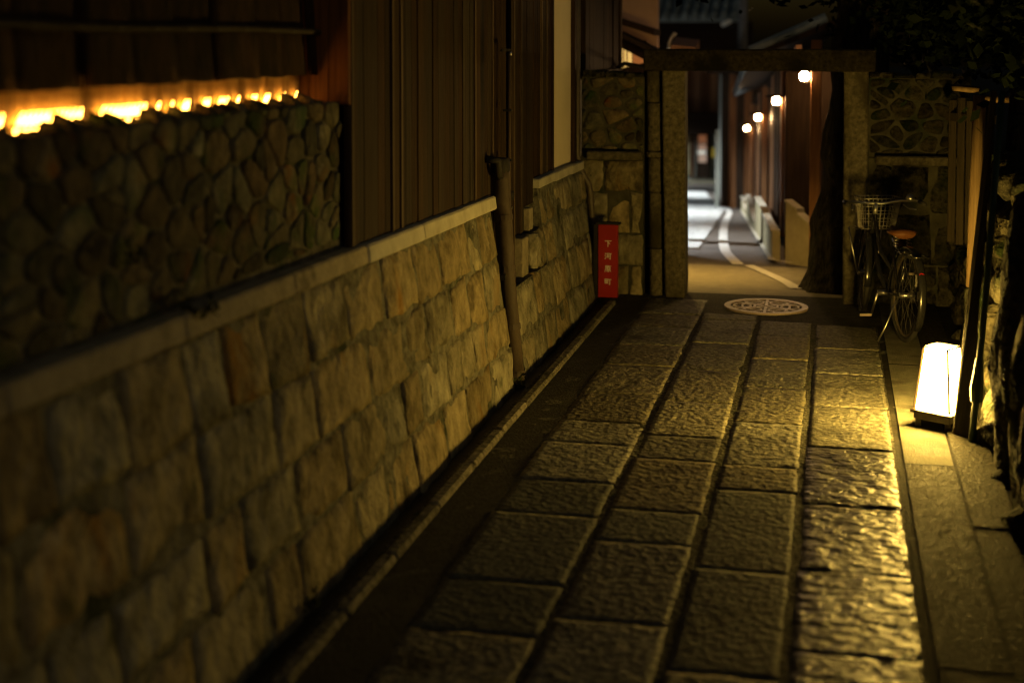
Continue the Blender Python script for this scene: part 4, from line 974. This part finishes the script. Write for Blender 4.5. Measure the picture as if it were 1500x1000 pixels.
MB().box(*rect(1020, 196, 1038, 260, YF + .15, .1)).build('door_frame', M['dark_wood'], th)
df = [o for o in bpy.data.objects if o.name.startswith('door_frame')][0]
for (y0, y1) in ((198, 210), (212, 220), (227, 238)): MB().box(*rect(1023, y0, 1035, y1, YF + .08, .05)).build('pane', M['far_lit'], df)
MB().box(*rect(1022, 221, 1034, 226, YF + .05, .05)).build('light_strip', M['far_white'], df)
MB().box(*rect(1038, 196, 1040, 262, YF, .25)).build('post', M['dark_wood'], th)
MB().box(*rect(1040, 216, 1047, 231, YF + .1, .1)).build('notice', M['yellow'], th)
MB().box((L_, YF - 4, zf - .2), (R_, YF + .3, zf + .12)).build('step', M['ledge'], th)
RX0 = at_y(952, 20, YF).x; RX1 = at_y(1077, 20, YF).x; n_ = 9; w = (RX1 - RX0) / n_
MB().hexa([(RX0 - .3, YF - 1.6, z4 - .05), (RX1 + .3, YF - 1.6, z4 - .05), (RX1 + .3, YF + 4, z4 + 2.6), (RX0 - .3, YF + 4, z4 + 2.6), (RX0 - .3, YF - 1.6, z4 + .06), (RX1 + .3, YF - 1.6, z4 + .06), (RX1 + .3, YF + 4, z4 + 2.75), (RX0 - .3, YF + 4, z4 + 2.75)]).build('roof', M['tile'], th)
roof = [o for o in bpy.data.objects if o.name == 'roof'][0]
pr = None
for i in range(n_ + 1):
    for k in range(8):
        x = RX0 + i * w; ya = YF - 1.62 + k * .7; za = z4 + .14 + k * .7 * .478
        if pr is None:
            mb = MB().tube([(x, ya, za), (x, ya + .70, za + .70 * .478)], [.17, .15], 8); pr = mb.build('tile', M['tile'], roof, smooth=True); base = pr.location.copy(); p0_ = (x, ya, za)
        else:
            o = pr.copy(); COL.objects.link(o); o.parent = roof; o.location = base + Vector((x - p0_[0], ya - p0_[1], za - p0_[2]))
# ---- utility pole
up = thing('utility_pole', 'grey utility pole rising above the lintel beside the tiled roof', 'pole', (at_y(1088, 40, 46).x, 46, gz(46)))
q = at_y(1088, 40, 46); MB().tube([(q.x, 46, gz(46) - .3), (q.x, 46, 9)], [.17, .13], 12).build('pole', M['pole_paint'], up, smooth=True)
s_ = at_y(1057, 35, 46); MB().tube([(s_.x, 46, s_.z - .06), (s_.x + .3, 46, s_.z + .10)], .07, 8).build('insulator', M['white'], up, smooth=True)
MB().bar((s_.x, 46.0, s_.z - .1), (q.x, 46, s_.z - .1), .06, .06).build('cross_arm', M['iron'], up)

# ---- corner house where the lane bends
ch = thing('corner_house', 'dark brown board house at the bend of the lane below the lamps', 'house', (-2, 31, gz(31)))
XA = at_y(1056, 300, 30.6).x; zt_ = at_y(1075, 108, 30.6).z
for i in range(6):
    x0 = XA + i * .16; MB().box((x0, 30.55 + .015 * (i % 2), gz(30.6) - .2), (x0 + .155, 30.75, zt_)).build('board', M['redwood'] if i % 2 else M['dark_wood'], ch)
X2 = at_y(1052, 260, 56).x
MB().hexa([(XA, 30.76, gz(30.6) - .3), (XA + 3, 30.76, gz(30.6) - .3), (XA + 3, 56, gz(56) - .3), (X2, 56, gz(56) - .3), (XA, 30.76, zt_), (XA + 3, 30.76, zt_), (XA + 3, 56, zt_), (X2, 56, zt_)]).build('wall', M['grey_wall'], ch)
MB().box((XA - .10, 30.2, gz(30) - .1), (XA - .02, 30.32, at_y(1053, 190, 30.3).z)).build('corner_post', M['grey_wall'], ch)
MB().box((XA - .3, 30.2, zt_), (XA + 3, 56, zt_ + .12)).build('eave', M['dark_wood'], ch)

# ---- timber fence wall along the right of the lane, on a stepped low wall
def wx(y): return -.59 - .086 * (y - 14.8)
tw = thing('timber_wall', 'tall brown timber fence wall on stepped ochre low walls right of the lane', 'timber wall', (-1.2, 21, -.8))
ybs = [15.0 + i * .45 for i in range(31)]
for i in range(30):
    ya, yb = ybs[i], ybs[i + 1]; xo = .20 + .025 * (i % 2)
    MB().hexa([(wx(ya) + xo, ya, gz(ya) + .2), (wx(ya) + xo + .06, ya, gz(ya) + .2), (wx(yb) + xo + .06, yb - .01, gz(yb) + .2), (wx(yb) + xo, yb - .01, gz(yb) + .2)] + [(wx(ya) + xo, ya, gz(ya) + 2.25), (wx(ya) + xo + .06, ya, gz(ya) + 2.25), (wx(yb) + xo + .06, yb - .01, gz(yb) + 2.25), (wx(yb) + xo, yb - .01, gz(yb) + 2.25)]).build('board', M['orange_wood'] if i % 3 == 0 else M['dark_wood'], tw)
# near return that faces the gate
MB().hexa([(-.50, 14.86, -.25), (.6, 14.35, -.25), (.6, 14.45, -.25), (-.50, 14.96, -.25), (-.50, 14.86, 1.68), (.6, 14.35, 1.68), (.6, 14.45, 1.68), (-.50, 14.96, 1.68)]).build('return_boards', M['dark_wood'], tw)
def low_panel(x0, ya, x1, yb, za, zb, zm):
    d = (Vector((x1, yb, 0)) - Vector((x0, ya, 0))); n_ = Vector((d.y, -d.x, 0)).normalized() * .08
    if n_.x < 0: n_ = -n_
    xm, ym = (x0 + x1) / 2, (ya + yb) / 2
    mb = MB()
    def quad(xa_, ya_, xb_, yb_, z1_, z2_):
        mb.hexa([(xa_, ya_, gz(ya_) - .1), (xb_, yb_, gz(yb_) - .1), (xb_ + n_.x, yb_ + n_.y, gz(yb_) - .1), (xa_ + n_.x, ya_ + n_.y, gz(ya_) - .1), (xa_, ya_, z1_), (xb_, yb_, z2_), (xb_ + n_.x, yb_ + n_.y, z2_), (xa_ + n_.x, ya_ + n_.y, z1_)])
    t1 = za + (zb - za) * .5
    quad(x0, ya, xm, ym, za, t1 - .01); quad(xm, ym, x1, yb, t1 + zm, zb + zm * .4)
    p = mb.build('low_wall', M['low_wall'], tw)
    cpz = MB(); e = n_.normalized() * -.012
    def cp_(xa_, ya_, xb_, yb_, z1_, z2_):
        A = Vector((xa_, ya_, z1_ + .012)) + e * 1 + n_ * .5; B = Vector((xb_, yb_, z2_ + .012)) + e + n_ * .5
        cpz.bar(A, B, .09, .022)
    cp_(x0, ya, xm, ym, za, t1 - .01); cp_(xm, ym, x1, yb, t1 + zm, zb + zm * .4)
    cpz.build('coping', M['coping'], p)
a, b = at_y(1187, 330, 14.40), at_y(1151, 294, 14.78)
low_panel(a.x, 14.40, b.x, 14.78, a.z, b.z - .02, .03)
for (pn, pf, ya, yb) in (((1150, 340), (1121, 289), 15.0, 20.6), ((1119, 326), (1100, 286), 20.7, 25.6), ((1099, 318), (1088, 288), 25.7, 29.6)):
    za = max(at_y(*pn, ya).z, gz(ya) + .12); zb = at_y(*pf, yb).z
    low_panel(wx(ya) - .02, ya, wx(yb) - .02, yb, za, zb - .02, .03)
# eaves with round tile ends
MB().hexa([(wx(17.3) - .15, 17.3, gz(17.3) + 2.28), (wx(17.3) + .9, 17.3, gz(17.3) + 2.7), (wx(29) + .9, 29.5, gz(29) + 2.7), (wx(29) - .25, 29.5, gz(29) + 2.28)] + [(wx(17.3) - .15, 17.3, gz(17.3) + 2.34), (wx(17.3) + .9, 17.3, gz(17.3) + 2.78), (wx(29) + .9, 29.5, gz(29) + 2.78), (wx(29) - .25, 29.5, gz(29) + 2.34)]).build('eave', M['dark_wood'], tw)
ev = [o for o in bpy.data.objects if o.name.startswith('eave') and o.parent == tw][0]
for i in range(21):
    y = 17.4 + i * .57; MB().tube([(wx(y) - .20, y, gz(y) + 2.36), (wx(y) + .7, y, gz(y) + 2.76)], .065, 7).build('tile', M['tile'], ev, smooth=True)
# lamps and the posts they hang on
labs = ['nearest and largest glowing wall lamp just under the gate lintel', 'second glowing wall lamp of the row beyond the gate', 'third glowing wall lamp of the row beyond the gate', 'farthest and smallest glowing wall lamp beyond the gate']
spots = [((1178, 112), 14.0), ((1137, 148), 17.0), ((1110, 172), 21.5), ((1094, 188), 27.0)]
for i, ((px, py), y) in enumerate(spots):
    c = at_y(px, py, y); gxx = c.x
    w0 = .085
    ztop = c.z + .45 if i else 2.0
    MB().box((gxx + .062, y - .03, gz(y) + .15), (gxx + .062 + w0 * (1 if i else 1.2), y + .10, ztop)).build('post', M['orange_wood'], tw, bevel=.006)
    if i: MB().box((gxx + .19, y - .35, gz(y) + .15), (gxx + .26, y - .28, ztop)).build('post', M['orange_wood'], tw, bevel=.006)
    l = thing('wall_lamp', labs[i], 'lamp', c, 'wall lamps along the lane beyond the gate')
    s = .043
    MB().tube([c + Vector((0, 0, -s)), c + Vector((0, 0, -s * .6)), c, c + Vector((0, 0, s * .6)), c + Vector((0, 0, s))], [s * .55, s * .95, s, s * .95, s * .55], 12).build('globe', M['globe'], l, smooth=True)
    MB().box((c.x - .12, y - .14, c.z + s + .004), (c.x + .11, y + .16, c.z + s + .018)).build('hood', M['dark_wood'], l)  # hood widened to keep lamp light off the eaves
    MB().bar((c.x, y + .0, c.z - s - .008), (c.x + .08, y + .05, c.z - s - .008), .02, .014).build('bracket', M['iron'], l)
# ---- street lamps of the lane, standing behind the left gate column
def street_lamp(x, y, h, m, lab, r_=.09, side=-1, deep=.10):
    t = thing('street_lamp', lab, 'street lamp', (x, y, gz(y)))
    z = gz(y) + h; px_ = x + side * .6
    MB().tube([(px_, y, gz(y) - .1), (px_, y, z + .25), (px_ - side * .25, y, z + .42), (x, y, z + .36)], [.045, .035, .022, .020], 10).build('pole', M['iron'], t, smooth=True)
    MB().tube([(x, y, z + .30), (x, y, z + .36)], [.06, .05], 12).build('neck', M['iron'], t, smooth=True)
    sh = MB(); prof = [(.05, .31), (r_ * 1.15, .16), (r_ * 1.55, .0), (r_ * 1.5, .0), (r_ * 1.1, .15), (.04, .295)]; n = 20
    for (rr_, dz) in prof:
        for k in range(n): sh.v.append(Vector((x + rr_ * math.cos(2 * math.pi * k / n), y + rr_ * math.sin(2 * math.pi * k / n), z + dz)))
    for i in range(5):
        for k in range(n): sh.f.append((i * n + k, i * n + (k + 1) % n, (i + 1) * n + (k + 1) % n, (i + 1) * n + k))
    sh.build('shade', M['iron'], t, smooth=True)  # unseen shade, shaped to keep the beam off the lane walls
    q_ = .85 if deep < .15 else .6
    MB().tube([(x, y, z + deep), (x, y, z + deep + .04)], [r_ * q_, r_ * q_ * .8], 16).build('bulb', m, t, smooth=True)
street_lamp(-3.5, 18.6, 3.1, M['cool'], 'cool white hooded street lamp over the near pale setts', .17, deep=.20)
street_lamp(-4.5, 27.0, 3.4, M['cool'], 'cool white hooded street lamp halfway down the lane', .2, deep=.22)
street_lamp(-6.4, 40.0, 3.6, M['cool'], 'cool white hooded street lamp farther down the lane', .24, deep=.22)
street_lamp(-9.5, 54.0, 3.6, M['cool'], 'cool white hooded street lamp before the far townhouse', .17)
street_lamp(-1.55, 13.0, 1.50, M['warm_street'], 'warm low hooded lamp behind the left gate column', .08, deep=.07)
